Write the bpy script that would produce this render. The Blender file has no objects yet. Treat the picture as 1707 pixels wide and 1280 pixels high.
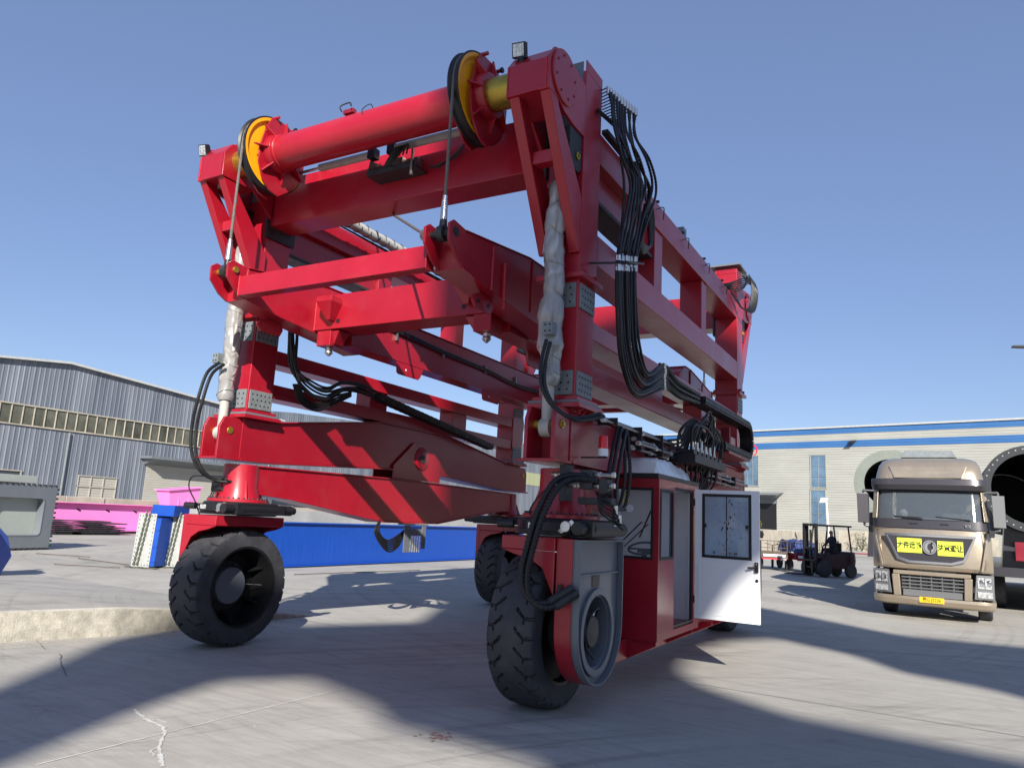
import bpy, bmesh, math, random
from mathutils import Vector, Matrix
random.seed(7)
R=math.radians; PI=math.pi
S=bpy.context.scene; COL=S.collection
# ------------------------------------------------------------------ camera
CAMP=Vector((3.021,-6.2993,1.65))
YAW,PIT,ROL,FPX=0.52182,0.17950,0.05208,1226.34
cy_,sy_=math.cos(YAW),math.sin(YAW); cp_,sp_=math.cos(PIT),math.sin(PIT)
cf=Vector((-sy_*cp_,cy_*cp_,sp_)); cr0=Vector((cy_,sy_,0)); cu0=cr0.cross(cf)
cr=cr0*math.cos(ROL)+cu0*math.sin(ROL); cu=cu0*math.cos(ROL)-cr0*math.sin(ROL)
cam=bpy.data.cameras.new('camera'); co=bpy.data.objects.new('camera',cam); COL.objects.link(co)
cam.sensor_width=36; cam.lens=FPX/1707*36; cam.clip_end=3000; cam.clip_start=.05
m3=Matrix((cr,cu,-cf)).transposed(); co.matrix_world=Matrix.Translation(CAMP)@m3.to_4x4()
S.camera=co
def at(px,py,**k):
    d=cf*FPX+cr*(px-853.5)-cu*(py-640); (a,v),=k.items(); i='xyz'.index(a)
    return CAMP+d*((v-CAMP[i])/d[i])
def onpl(px,py,P0,n):
    d=cf*FPX+cr*(px-853.5)-cu*(py-640); return CAMP+d*((Vector(P0)-CAMP).dot(n)/d.dot(n))
# ------------------------------------------------------------------ world, sun, exposure
SUN=Vector((.62,-1.0,.64)).normalized(); EL=math.asin(SUN.z)
w=bpy.data.worlds.new('World'); S.world=w; w.use_nodes=True
nt=w.node_tree; bg=nt.nodes['Background']; sk=nt.nodes.new('ShaderNodeTexSky')
sk.sky_type='NISHITA'; sk.sun_disc=False; sk.sun_elevation=EL; sk.sun_rotation=math.atan2(SUN.x,SUN.y)
sk.air_density=1.0; sk.dust_density=.25; sk.ozone_density=4.0; sk.altitude=50
tm_=nt.nodes.new('ShaderNodeVectorMath'); tm_.operation='MULTIPLY'; tm_.inputs[1].default_value=(1.10,1.0,1.0)
mxs=nt.nodes.new('ShaderNodeMix'); mxs.data_type='RGBA'; mxs.inputs[0].default_value=.42; mxs.inputs[7].default_value=(1.88,2.6,4.75,1)
nt.links.new(sk.outputs[0],tm_.inputs[0]); nt.links.new(tm_.outputs[0],mxs.inputs[6]); nt.links.new(mxs.outputs[2],bg.inputs[0]); bg.inputs[1].default_value=.081
sl=bpy.data.lights.new('sun','SUN'); sl.energy=4.9; sl.angle=R(.5); sl.color=(1,.95,.86)
so=bpy.data.objects.new('sun',sl); COL.objects.link(so); so.rotation_euler=SUN.to_track_quat('Z','Y').to_euler()
S.view_settings.view_transform='Standard'; S.view_settings.look='None'; S.view_settings.gamma=1; S.view_settings.exposure=.80
# ------------------------------------------------------------------ materials
M={}
def mat(name,col,rough=.5,metal=0.,noise=.0,nscale=4.,bump=0.,bscale=60.,coat=0.,stretch=None,emit=None,trans=0.,alpha=1.,col2=None,rvar=.0,dirt=0.,ior=1.45,objvar=0):
    m=bpy.data.materials.new(name); m.use_nodes=True; t=m.node_tree; L=t.links; b=t.nodes['Principled BSDF']
    b.inputs['Roughness'].default_value=rough; b.inputs['Metallic'].default_value=metal
    b.inputs['Coat Weight'].default_value=coat; b.inputs['Coat Roughness'].default_value=.18
    b.inputs['Transmission Weight'].default_value=trans; b.inputs['Alpha'].default_value=alpha; b.inputs['IOR'].default_value=ior
    c=(*col,1); b.inputs['Base Color'].default_value=c
    if noise or rvar or bump or dirt:
        tc=t.nodes.new('ShaderNodeTexCoord'); mp=t.nodes.new('ShaderNodeMapping'); L.new(tc.outputs['Object'],mp.inputs[0])
        if stretch: mp.inputs['Scale'].default_value=stretch
        n=t.nodes.new('ShaderNodeTexNoise'); n.inputs['Scale'].default_value=nscale; n.inputs['Detail'].default_value=6; n.inputs['Roughness'].default_value=.65
        L.new(mp.outputs[0],n.inputs['Vector'])
        if noise:
            mx=t.nodes.new('ShaderNodeMix'); mx.data_type='RGBA'
            d=col2 if col2 else tuple(v*(1-noise) for v in col); e=tuple(min(1,v*(1+noise)) for v in col) if not col2 else col
            mx.inputs[6].default_value=(*d,1); mx.inputs[7].default_value=(*e,1)
            mr=t.nodes.new('ShaderNodeMapRange'); mr.inputs[1].default_value=.33; mr.inputs[2].default_value=.67
            L.new(n.outputs[0],mr.inputs[0]); L.new(mr.outputs[0],mx.inputs[0]); src=mx.outputs[2]
        else:
            rg=t.nodes.new('ShaderNodeRGB'); rg.outputs[0].default_value=c; src=rg.outputs[0]
        if dirt:
            n2=t.nodes.new('ShaderNodeTexNoise'); n2.inputs['Scale'].default_value=2.3; n2.inputs['Detail'].default_value=9; n2.inputs['Roughness'].default_value=.75; L.new(tc.outputs['Object'],n2.inputs['Vector'])
            mr2=t.nodes.new('ShaderNodeMapRange'); mr2.inputs[1].default_value=.52; mr2.inputs[2].default_value=.8; mr2.inputs[4].default_value=dirt; L.new(n2.outputs[0],mr2.inputs[0])
            m2=t.nodes.new('ShaderNodeMix'); m2.data_type='RGBA'; L.new(mr2.outputs[0],m2.inputs[0]); L.new(src,m2.inputs[6]); m2.inputs[7].default_value=(.22,.2,.18,1); src=m2.outputs[2]
        if objvar:
            oi=t.nodes.new('ShaderNodeObjectInfo'); mo=t.nodes.new('ShaderNodeMapRange'); mo.inputs[3].default_value=.90; mo.inputs[4].default_value=1.08; L.new(oi.outputs['Random'],mo.inputs[0])
            hs=t.nodes.new('ShaderNodeHueSaturation'); L.new(mo.outputs[0],hs.inputs['Value']); L.new(src,hs.inputs['Color']); src=hs.outputs[0]
        L.new(src,b.inputs['Base Color'])
        if rvar:
            mr3=t.nodes.new('ShaderNodeMapRange'); mr3.inputs[1].default_value=.3; mr3.inputs[2].default_value=.7; mr3.inputs[3].default_value=max(.02,rough-rvar); mr3.inputs[4].default_value=rough+rvar
            L.new(n.outputs[0],mr3.inputs[0]); L.new(mr3.outputs[0],b.inputs['Roughness'])
        if bump:
            n3=t.nodes.new('ShaderNodeTexNoise'); n3.inputs['Scale'].default_value=bscale; n3.inputs['Detail'].default_value=5; L.new(mp.outputs[0],n3.inputs['Vector'])
            bp=t.nodes.new('ShaderNodeBump'); bp.inputs['Strength'].default_value=bump; bp.inputs['Distance'].default_value=.02
            L.new(n3.outputs[0],bp.inputs['Height']); L.new(bp.outputs[0],b.inputs['Normal'])
    if emit: b.inputs['Emission Color'].default_value=(*emit,1); b.inputs['Emission Strength'].default_value=1
    M[name]=m; return m
mat('red',(.33,.006,.019),.38,noise=.07,nscale=1.6,rvar=.07,bump=.05,bscale=9,coat=.35,dirt=.10,objvar=1)
mat('forklift_red',(.035,.010,.018),.4,noise=.2,nscale=3)
mat('red_dark',(.20,.008,.022),.42,noise=.1,nscale=2,rvar=.08,coat=.15,dirt=.1)
mat('weld',(.55,.03,.05),.4,noise=.3,nscale=60,bump=.6,bscale=90)
mat('grey_paint',(.135,.15,.17),.45,noise=.06,nscale=2,rvar=.08,coat=.1,dirt=.08)
mat('plate_grey',(.17,.19,.2),.5,noise=.15,nscale=12,rvar=.1,dirt=.1)
mat('dark_steel',(.035,.037,.04),.5,.3,noise=.3,nscale=9,rvar=.15,bump=.1)
mat('black',(.012,.012,.014),.45,noise=.2,nscale=8)
mat('hose',(.009,.009,.010),.46,noise=.2,nscale=14,rvar=.1,bump=.1,bscale=120)
mat('hose_green',(.010,.022,.018),.4)
mat('rubber',(.040,.040,.046),.66,noise=.25,nscale=7,rvar=.08,bump=.25,bscale=70,dirt=.22)
mat('rim',(.010,.010,.011),.5,.2,noise=.2,nscale=6,dirt=.15)
mat('hub_grey',(.13,.14,.165),.5,noise=.05,nscale=3,dirt=.1)
mat('zinc',(.62,.62,.6),.3,.9,noise=.12,nscale=20,rvar=.1)
mat('steel',(.32,.31,.3),.38,.85,noise=.2,nscale=10,rvar=.12)
mat('gold',(.46,.33,.055),.3,.75,noise=.15,nscale=6,rvar=.1)
mat('yellow',(.85,.36,.006),.4,noise=.08,nscale=5,rvar=.08,dirt=.1)
mat('yellow_bright',(.80,.70,.02),.45)
mat('rope',(.16,.145,.13),.6,.5,noise=.4,nscale=90,bump=.5,bscale=150)
mat('white_door',(.88,.885,.90),.35,noise=.03,nscale=2,rvar=.06,coat=.2)
mat('white_inner',(.78,.79,.82),.5,noise=.05,nscale=2)
mat('lightgrey',(.42,.43,.42),.45,noise=.1,nscale=5,rvar=.1,dirt=.15)
mat('grey_pipe',(.40,.39,.36),.5,noise=.15,nscale=8,dirt=.2)
mat('glass',(.30,.36,.42),.04,0,ior=1.5,alpha=.13)
mat('glass_dark',(.03,.04,.05),.05,0,ior=1.6)
mat('beacon_red',(.7,.01,.01),.15,coat=.6)
mat('lens',(.50,.51,.5),.15,.4,noise=.5,nscale=25,coat=.6)
mat('concrete_wall',(.37,.335,.27),.9,noise=.2,nscale=.9,bump=.4,bscale=20,dirt=.3)
mat('concrete_grey',(.30,.30,.30),.9,noise=.18,nscale=.8,bump=.3,bscale=20,dirt=.2)
mat('pink',(.85,.22,.55),.5,noise=.06,nscale=.6,dirt=.06)
mat('blue_steel',(.005,.058,.34),.45,noise=.15,nscale=3,rvar=.1,stretch=(1,6,.4))
mat('blue_obj',(.045,.09,.36),.42,noise=.1,nscale=3,coat=.2,dirt=.08)
mat('blue_lt',(.05,.2,.55),.5,noise=.1,nscale=3)
mat('white_plate',(.35,.36,.35),.6,noise=.1,nscale=5,dirt=.3)
mat('grey_green',(.33,.36,.33),.55,noise=.05,nscale=2,dirt=.1)
mat('chain',(.13,.14,.10),.5,.6,noise=.3,nscale=30)
mat('champagne',(.40,.335,.255),.30,.6,noise=.04,nscale=1.5,rvar=.06,coat=.6,dirt=.18)
mat('truck_dark',(.045,.042,.05),.35,.2,coat=.3)
mat('truck_grey',(.12,.125,.13),.5)
mat('chrome',(.75,.75,.76),.14,1.0)
mat('sign_yellow',(.60,.70,.06),.5)
mat('plate_orange',(.95,.50,.02),.45)
mat('ink',(.015,.015,.012),.6)
mat('ring_steel',(.19,.21,.185),.6,noise=.12,nscale=1.2,dirt=.3)
mat('ring_dark',(.022,.025,.03),.55,noise=.15,nscale=2)
mat('skin',(.42,.24,.17),.6)
mat('cloth_navy',(.02,.025,.045),.85,noise=.2,nscale=10)
mat('cloth_tarp',(.03,.05,.16),.7,noise=.3,nscale=5,bump=.5,bscale=8)
mat('hair',(.01,.009,.008),.6)
mat('rust',(.09,.065,.05),.7,noise=.3,nscale=9)
mat('bldg_red',(.6,.03,.05),.6)
mat('asphalt_patch',(.36,.35,.33),.9,noise=.2,nscale=6)
mat('joint',(.56,.55,.51),.9,noise=.2,nscale=9)
mat('stain',(.30,.19,.18),.85,noise=.2,nscale=9)
mat('leaf',(.05,.055,.03),.8,noise=.4,nscale=20)
mat('antislip',(.1,.1,.1),.6)
# wrap: crinkled translucent plastic
def wrapmat():
    m=mat('wrap',(.55,.54,.52),.22,trans=.15,coat=1.0); t=m.node_tree;L=t.links;b=t.nodes['Principled BSDF']
    tc=t.nodes.new('ShaderNodeTexCoord'); mp=t.nodes.new('ShaderNodeMapping'); mp.inputs['Scale'].default_value=(1.6,1.6,.7); L.new(tc.outputs['Object'],mp.inputs[0])
    v=t.nodes.new('ShaderNodeTexNoise'); v.noise_type='RIDGED_MULTIFRACTAL'; v.inputs['Scale'].default_value=6; v.inputs['Detail'].default_value=5; v.inputs['Distortion'].default_value=1.2; L.new(mp.outputs[0],v.inputs['Vector'])
    bp=t.nodes.new('ShaderNodeBump'); bp.inputs['Strength'].default_value=.7; bp.inputs['Distance'].default_value=.03; L.new(v.outputs[0],bp.inputs['Height']); L.new(bp.outputs[0],b.inputs['Normal'])
    mx=t.nodes.new('ShaderNodeMix'); mx.data_type='RGBA'; mx.inputs[6].default_value=(.30,.29,.28,1); mx.inputs[7].default_value=(.82,.81,.79,1); L.new(v.outputs[0],mx.inputs[0]); L.new(mx.outputs[2],b.inputs['Base Color'])
wrapmat()
# corrugated cladding: axis 'v' = vertical ribs along local direction, 'h' = horizontal ribs by z
def cladding(name,col,col2,freq,axis,groove_dark=.5,bumpd=.03):
    m=bpy.data.materials.new(name); m.use_nodes=True; t=m.node_tree; L=t.links; b=t.nodes['Principled BSDF']; b.inputs['Roughness'].default_value=.5
    tc=t.nodes.new('ShaderNodeTexCoord'); sp=t.nodes.new('ShaderNodeSeparateXYZ'); L.new(tc.outputs['Object'],sp.inputs[0])
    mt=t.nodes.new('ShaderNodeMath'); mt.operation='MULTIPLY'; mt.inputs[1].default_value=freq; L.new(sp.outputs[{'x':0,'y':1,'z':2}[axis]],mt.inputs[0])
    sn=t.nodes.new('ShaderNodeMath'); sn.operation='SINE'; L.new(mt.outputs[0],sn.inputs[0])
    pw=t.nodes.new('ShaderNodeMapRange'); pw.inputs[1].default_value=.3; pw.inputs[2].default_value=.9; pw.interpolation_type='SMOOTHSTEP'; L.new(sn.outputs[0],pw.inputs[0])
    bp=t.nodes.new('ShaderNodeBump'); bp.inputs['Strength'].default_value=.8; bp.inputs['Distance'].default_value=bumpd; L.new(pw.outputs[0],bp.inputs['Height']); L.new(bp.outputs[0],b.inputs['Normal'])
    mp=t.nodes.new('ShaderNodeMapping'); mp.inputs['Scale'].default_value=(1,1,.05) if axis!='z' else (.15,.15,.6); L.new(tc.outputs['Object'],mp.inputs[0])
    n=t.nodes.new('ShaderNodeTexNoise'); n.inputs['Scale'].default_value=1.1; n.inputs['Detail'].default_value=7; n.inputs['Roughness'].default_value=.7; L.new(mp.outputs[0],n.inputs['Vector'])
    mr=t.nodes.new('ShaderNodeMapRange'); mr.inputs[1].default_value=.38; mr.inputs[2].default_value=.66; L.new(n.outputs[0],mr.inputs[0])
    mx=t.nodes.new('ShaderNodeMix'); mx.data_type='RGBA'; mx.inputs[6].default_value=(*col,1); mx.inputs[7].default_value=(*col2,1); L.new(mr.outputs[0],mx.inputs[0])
    m2=t.nodes.new('ShaderNodeMix'); m2.data_type='RGBA'; m2.blend_type='MULTIPLY'; m2.inputs[0].default_value=groove_dark; L.new(mx.outputs[2],m2.inputs[6])  # base colour goes darker in the valleys between ribs
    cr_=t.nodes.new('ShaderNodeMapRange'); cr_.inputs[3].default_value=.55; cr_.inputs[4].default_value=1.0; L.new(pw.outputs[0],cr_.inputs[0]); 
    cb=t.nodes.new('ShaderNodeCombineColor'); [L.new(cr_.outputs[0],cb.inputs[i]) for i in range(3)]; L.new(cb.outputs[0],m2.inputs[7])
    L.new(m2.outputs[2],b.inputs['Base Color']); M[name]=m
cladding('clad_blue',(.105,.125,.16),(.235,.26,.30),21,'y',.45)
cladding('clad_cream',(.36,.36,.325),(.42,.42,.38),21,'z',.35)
cladding('clad_cobalt',(.035,.13,.34),(.05,.16,.38),21,'z',.3)
cladding('shutter',(.40,.38,.33),(.46,.44,.39),38,'z',.4,.02)
cladding('clad_olive',(.34,.36,.20),(.38,.40,.24),21,'y',.3)
# concrete yard
def yardmat():
    m=bpy.data.materials.new('yard_concrete'); m.use_nodes=True; t=m.node_tree; L=t.links; b=t.nodes['Principled BSDF']; M['yard']=m
    tc=t.nodes.new('ShaderNodeTexCoord')
    def N(scale,detail=6,st=(1,1,1),rot=0,rough=.6,dist=0):
        mp=t.nodes.new('ShaderNodeMapping'); mp.inputs['Scale'].default_value=st; mp.inputs['Rotation'].default_value=(0,0,rot); L.new(tc.outputs['Object'],mp.inputs[0])
        n=t.nodes.new('ShaderNodeTexNoise'); n.inputs['Scale'].default_value=scale; n.inputs['Detail'].default_value=detail; n.inputs['Roughness'].default_value=rough; n.inputs['Distortion'].default_value=dist; L.new(mp.outputs[0],n.inputs['Vector']); return n
    def MR(s,a,b_,c,d):
        r=t.nodes.new('ShaderNodeMapRange'); r.inputs[1].default_value=a; r.inputs[2].default_value=b_; r.inputs[3].default_value=c; r.inputs[4].default_value=d; L.new(s,r.inputs[0]); return r.outputs[0]
    def MUL(a,c):
        x=t.nodes.new('ShaderNodeMath'); x.operation='MULTIPLY'; L.new(a,x.inputs[0]); L.new(c,x.inputs[1]); return x.outputs[0]
    big=MR(N(.16,5).outputs[0],.3,.7,.86,1.12)
    mid=MR(N(1.1,8,rough=.72).outputs[0],.3,.7,.90,1.08)
    st1=MR(N(1.0,8,(.7,9,1),R(84),.75,.4).outputs[0],.35,.68,.90,1.05)
    st2=MR(N(1.0,8,(1.1,14,1),R(66),.78,.5).outputs[0],.35,.7,.92,1.05)
    st3=MR(N(.8,8,(.35,16,1),R(4),.8,.8).outputs[0],.5,.72,1.0,.90)
    brm=MR(N(26,3,(.15,5,1),R(86),.7).outputs[0],.3,.7,.96,1.04)
    fine=MR(N(140,3).outputs[0],.3,.7,.9,1.08)
    v=MUL(MUL(MUL(MUL(MUL(big,mid),st1),MUL(st2,st3)),brm),fine)
    # faint tyre scuffs: thin arcs around far-off turning centres, and dark oil spots
    def ARC(cx_,cy2,freq,lo):
        mp=t.nodes.new('ShaderNodeMapping'); mp.inputs['Location'].default_value=(-cx_,-cy2,0); L.new(tc.outputs['Object'],mp.inputs[0])
        ln=t.nodes.new('ShaderNodeVectorMath'); ln.operation='LENGTH'; L.new(mp.outputs[0],ln.inputs[0])
        n1=t.nodes.new('ShaderNodeTexNoise'); n1.noise_dimensions='1D'; n1.inputs['Scale'].default_value=freq; n1.inputs['Detail'].default_value=7; n1.inputs['Roughness'].default_value=.8; L.new(ln.outputs['Value'],n1.inputs['W'])
        a=MR(n1.outputs[0],.52,.66,0,1); b_=MUL(a,MR(N(.35,4,rough=.6).outputs[0],.42,.62,0,1)); return MR(b_,0,1,1,lo)
    v=MUL(MUL(v,ARC(9,-6,2.6,.72)),MUL(ARC(-14,12,2.2,.78),ARC(4,18,3.1,.80)))
    v=MUL(v,MR(N(1.7,6,rough=.8,dist=.6).outputs[0],.64,.76,1,.74)); v=MUL(v,MR(N(.55,9,rough=.85,dist=1.2).outputs[0],.56,.6,1,.90)); v=MUL(v,MR(N(55,2,rough=.9).outputs[0],.68,.75,1,.7))
    cc=t.nodes.new('ShaderNodeVectorMath'); cc.operation='SCALE'; cc.inputs[0].default_value=(.405,.383,.342); L.new(v,cc.inputs['Scale'])
    L.new(cc.outputs[0],b.inputs['Base Color']); b.inputs['Roughness'].default_value=.82; b.inputs['Specular IOR Level'].default_value=.35
    bp=t.nodes.new('ShaderNodeBump'); bp.inputs['Strength'].default_value=.25; bp.inputs['Distance'].default_value=.01; L.new(N(26,6,(.3,4,1),R(86)).outputs[0],bp.inputs['Height']); L.new(bp.outputs[0],b.inputs['Normal'])
yardmat()
# ------------------------------------------------------------------ mesh helpers
class MB:
    def __init__(s,org=(0,0,0)): s.bm=bmesh.new(); s.org=Vector(org); s.mi=0; s.T=None
    def _v(s,p):
        p=Vector(p); 
        if s.T: p=s.T(p)
        return s.bm.verts.new(p)
    def poly(s,pts):
        f=s.bm.faces.new([s._v(p) for p in pts]); f.material_index=s.mi; return f
    def hull8(s,P):
        v=[s._v(p) for p in P]
        for q in ((0,1,2,3),(7,6,5,4),(0,4,5,1),(1,5,6,2),(2,6,7,3),(3,7,4,0)):
            f=s.bm.faces.new([v[i] for i in q]); f.material_index=s.mi
    def box(s,x0,x1,y0,y1,z0,z1):
        s.hull8([(x0,y0,z0),(x1,y0,z0),(x1,y1,z0),(x0,y1,z0),(x0,y0,z1),(x1,y0,z1),(x1,y1,z1),(x0,y1,z1)]); return s
    def prism(s,poly,a0,a1,ax='x'):
        def mk(p,a): return {'x':(a,p[0],p[1]),'y':(p[0],a,p[1]),'z':(p[0],p[1],a)}[ax]
        A=[s._v(mk(p,a0)) for p in poly]; B=[s._v(mk(p,a1)) for p in poly]; n=len(poly)
        for f in (s.bm.faces.new(A),s.bm.faces.new(B[::-1])): f.material_index=s.mi
        for i in range(n):
            f=s.bm.faces.new((A[i],B[i],B[(i+1)%n],A[(i+1)%n])); f.material_index=s.mi
        return s
    def frame(s,outer,inner,a0,a1,ax='x'):   # ring between two outlines with equal point counts
        def mk(p,a): return {'x':(a,p[0],p[1]),'y':(p[0],a,p[1]),'z':(p[0],p[1],a)}[ax]
        n=len(outer); V=[[s._v(mk(p,a)) for p in o] for a in (a0,a1) for o in (outer,inner)]
        for i in range(n):
            j=(i+1)%n
            for q in ((V[0][i],V[0][j],V[1][j],V[1][i]),(V[2][i],V[3][i],V[3][j],V[2][j]),(V[0][i],V[2][i],V[2][j],V[0][j]),(V[1][i],V[1][j],V[3][j],V[3][i])):
                f=s.bm.faces.new(q); f.material_index=s.mi
        return s
    def tube(s,path,r,n=10,cap=True,rr=None):
        P=[Vector(p) for p in path]; rings=[]; up=None
        for i,p in enumerate(P):
            d=(P[min(i+1,len(P)-1)]-P[max(i-1,0)]); d.normalize()
            if up is None: up=Vector((0,0,1)) if abs(d.z)<.9 else Vector((1,0,0))
            a=d.cross(up); a=a.normalized() if a.length>1e-6 else d.orthogonal().normalized(); b=a.cross(d).normalized(); up=b
            q=rr[i] if rr else r
            rings.append([s._v(p+a*(q*math.cos(2*PI*k/n))+b*(q*math.sin(2*PI*k/n))) for k in range(n)])
        for A,B in zip(rings,rings[1:]):
            for k in range(n):
                f=s.bm.faces.new((A[k],A[(k+1)%n],B[(k+1)%n],B[k])); f.material_index=s.mi
        if cap:
            for g in (rings[0],rings[-1][::-1]): f=s.bm.faces.new(g); f.material_index=s.mi
        return s
    def cyl(s,p0,p1,r,n=16,r1=None): return s.tube([p0,p1],r,n,rr=[r,r if r1 is None else r1])
    def lathe(s,c,prof,ax='x',n=32,closed=False):   # prof: (axial, radius)
        c=Vector(c); rings=[]
        for a,r in prof:
            ring=[]
            for k in range(n):
                t=2*PI*k/n; u,v=r*math.cos(t),r*math.sin(t)
                ring.append(s._v(c+Vector({'x':(a,u,v),'y':(u,a,v),'z':(u,v,a)}[ax])))
            rings.append(ring)
        pr=list(zip(rings,rings[1:]))+([(rings[-1],rings[0])] if closed else [])
        for A,B in pr:
            for k in range(n):
                f=s.bm.faces.new((A[k],A[(k+1)%n],B[(k+1)%n],B[k])); f.material_index=s.mi
        if not closed:
            for g in (rings[0],rings[-1]):
                f=s.bm.faces.new(g); f.material_index=s.mi
        return s
    def bolts(s,pts,ax,r=.012,h=.012,n=6):
        for p in pts:
            p=Vector(p); d=Vector({'x':(1,0,0),'y':(0,1,0),'z':(0,0,1),'-x':(-1,0,0),'-y':(0,-1,0)}[ax]); s.cyl(p,p+d*h,r,n)
        return s
    def build(s,name,mats,parent=None,bevel=0,smooth=True,segs=2,kind=None,label=None):
        bmesh.ops.recalc_face_normals(s.bm,faces=s.bm.faces)
        for v in s.bm.verts: v.co-=s.org
        if smooth:
            for f in s.bm.faces: f.smooth=True
            for e in s.bm.edges:
                if len(e.link_faces)!=2 or e.calc_face_angle(0)>R(33): e.smooth=False
        me=bpy.data.meshes.new(name); s.bm.to_mesh(me); s.bm.free()
        o=bpy.data.objects.new(name,me); COL.objects.link(o)
        for m in ([mats] if isinstance(mats,str) else mats): me.materials.append(M[m])
        if parent: o.parent=parent
        else: o.location=s.org
        if bevel:
            b=o.modifiers.new('bevel','BEVEL'); b.width=bevel; b.segments=segs; b.limit_method='ANGLE'; b.angle_limit=R(40); b.harden_normals=True; b.use_clamp_overlap=True
        if kind: o['kind']=kind
        if label: o['label']=label
        return o
def tag(o,label,cat,group=None):
    o['label']=label; o['category']=cat
    if group: o['group']=group
    return o
def thing(name,loc,label,cat,group=None,rz=0):
    o=bpy.data.objects.new(name,None); COL.objects.link(o); o.location=loc; o.rotation_euler=(0,0,rz); o.empty_display_size=.3
    return tag(o,label,cat,group)
def copy_tree(o,loc,rz,label,parent=None):
    c=o.copy(); COL.objects.link(c); c.parent=parent
    if parent is None: c.location=loc; c.rotation_euler=(0,0,rz); c['label']=label
    for ch in o.children: copy_tree(ch,None,None,None,c)
    return c
def crom(P,n=8):
    P=[Vector(p) for p in P]; Q=[P[0]*2-P[1]]+P+[P[-1]*2-P[-2]]; out=[]
    for i in range(1,len(Q)-2):
        a,b,c,d=Q[i-1:i+3]
        for k in range(n):
            t=k/n; out.append(.5*((2*b)+(c-a)*t+(2*a-5*b+4*c-d)*t*t+(3*b-a-3*c+d)*t**3))
    out.append(P[-1]); return out
def resample(P,step):
    out=[P[0]]; acc=0
    for a,b in zip(P,P[1:]):
        L=(b-a).length; 
        while acc+L>=step:
            t=(step-acc)/L; a=a.lerp(b,t); out.append(a); L=(b-a).length; acc=0
        acc+=L
    out.append(P[-1]); return out
def hose(mb,pts,r=.017,ribs=True,n=8,step=.02):
    c=crom(pts,10)
    if not ribs: mb.tube(c,r,n); return
    p=resample(c,step); mb.tube(p,r,n,rr=[r*(1.10 if i%2 else .90) for i in range(len(p))])
def text(s,size,mat_,name,parent,loc,rot,extr=.004,sx=1.,bold=0.):
    cu=bpy.data.curves.new(name,'FONT'); cu.body=s; cu.size=size; cu.extrude=extr; cu.align_x='CENTER'; cu.align_y='CENTER'; cu.offset=bold
    o=bpy.data.objects.new(name,cu); COL.objects.link(o)
    dg=bpy.context.evaluated_depsgraph_get(); me=bpy.data.meshes.new_from_object(o.evaluated_get(dg)); bpy.data.objects.remove(o)
    me.materials.clear(); me.materials.append(M[mat_])
    n=bpy.data.objects.new(name,me); COL.objects.link(n); n.parent=parent; n.location=loc; n.rotation_euler=rot; n.scale=(sx,1,1); return n
# ================================================================== setting
g=MB(); g.poly([(-700,-300,0),(700,-300,0),(700,900,0),(-700,900,0)]); g.build('ground','yard',kind='structure')
# raised slab wedge on the left, falling to nothing at its tip
def kerbx(y): return -5.40-.33*max(0,min(1,(2.5-y)/4.0))-.28*max(0,(-.5-y))
g=MB(); ys=[2.55-.12*i for i in range(110)]; V=[]
rnd=random.Random(3)
def hgt(y): return .004+.33*max(0,min(1,(2.5-y)/3.0))**.8
for i,y in enumerate(ys):
    x=kerbx(y); h=hgt(y); j=rnd.uniform(-.015,.015)
    V.append([g._v((x+j*.6,y,-.02)),g._v((x-.01+j,y,h*.5)),g._v((x-.03+j,y,h-.02*min(1,h*8))),g._v((x-.055+j,y,h)),g._v((x-1.2,y,h)),g._v((x-5,y,h*.8)),g._v((-14,y,h*.35)),g._v((-22,y,-.02))])
for A,B in zip(V,V[1:]):
    for k in range(7):
        f=g.bm.faces.new((A[k],A[k+1],B[k+1],B[k])); f.material_index=0 if k<2 else 1
mat('kerb_face',(.345,.322,.27),.92,noise=.28,nscale=7,bump=.6,bscale=60,dirt=.6)
g.build('raised_slab',['kerb_face','yard'],kind='structure')
# saw joint and cracks in the foreground slab
g=MB()
p0,p1=at(60,1275,z=0),at(575,1147,z=0); d=(p1-p0).normalized(); n=Vector((-d.y,d.x,0))*.007
g.poly([p0-n+Vector((0,0,.004)),p1-n+Vector((0,0,.004)),p1+n+Vector((0,0,.004)),p0+n+Vector((0,0,.004))])
def crack(pts,w,mb):
    P=[]
    for (a,b),(c_,d_) in zip(pts,pts[1:]):
        for k in range(7): P.append(at(a+(c_-a)*k/7+rnd.uniform(-2,2),b+(d_-b)*k/7,z=0))
    for i,(a,b) in enumerate(zip(P,P[1:])):
        d=(b-a).normalized(); ww=w*rnd.uniform(.5,1.6); n=Vector((-d.y,d.x,0))*ww; z=Vector((0,0,.0045+.0001*(i%5)))
        mb.poly([a-n+z,b-n+z,b+n+z,a+n+z])
crack([(222,1182),(245,1200),(272,1212),(275,1222),(265,1245),(268,1262),(272,1280)],.011,g); crack([(245,1200),(262,1199),(278,1206)],.007,g); crack([(265,1245),(250,1252),(258,1262)],.007,g)
g.build('pavement_joint','joint',kind='structure')
g=MB()
for (a,b) in (((-30,2.6),(30,1.4)),((6.2,-12),(5.4,40)),((-1.9,6.0),(-2.2,45)),((-30,14.0),(30,12.8))):
    a,b=Vector((*a,.004)),Vector((*b,.004)); d=(b-a).normalized(); n=Vector((-d.y,d.x,0))*.005; g.poly([a-n,b-n,b+n,a+n])
g.build('pavement_joint','truck_grey',kind='structure')
g=MB(); crack([(100,1090),(103,1110),(114,1130)],.005,g); crack([(55,1062),(80,1086)],.003,g)
g.build('pavement_crack','antislip',kind='structure')
g=MB(); c0=at(735,1228,z=0)
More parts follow.
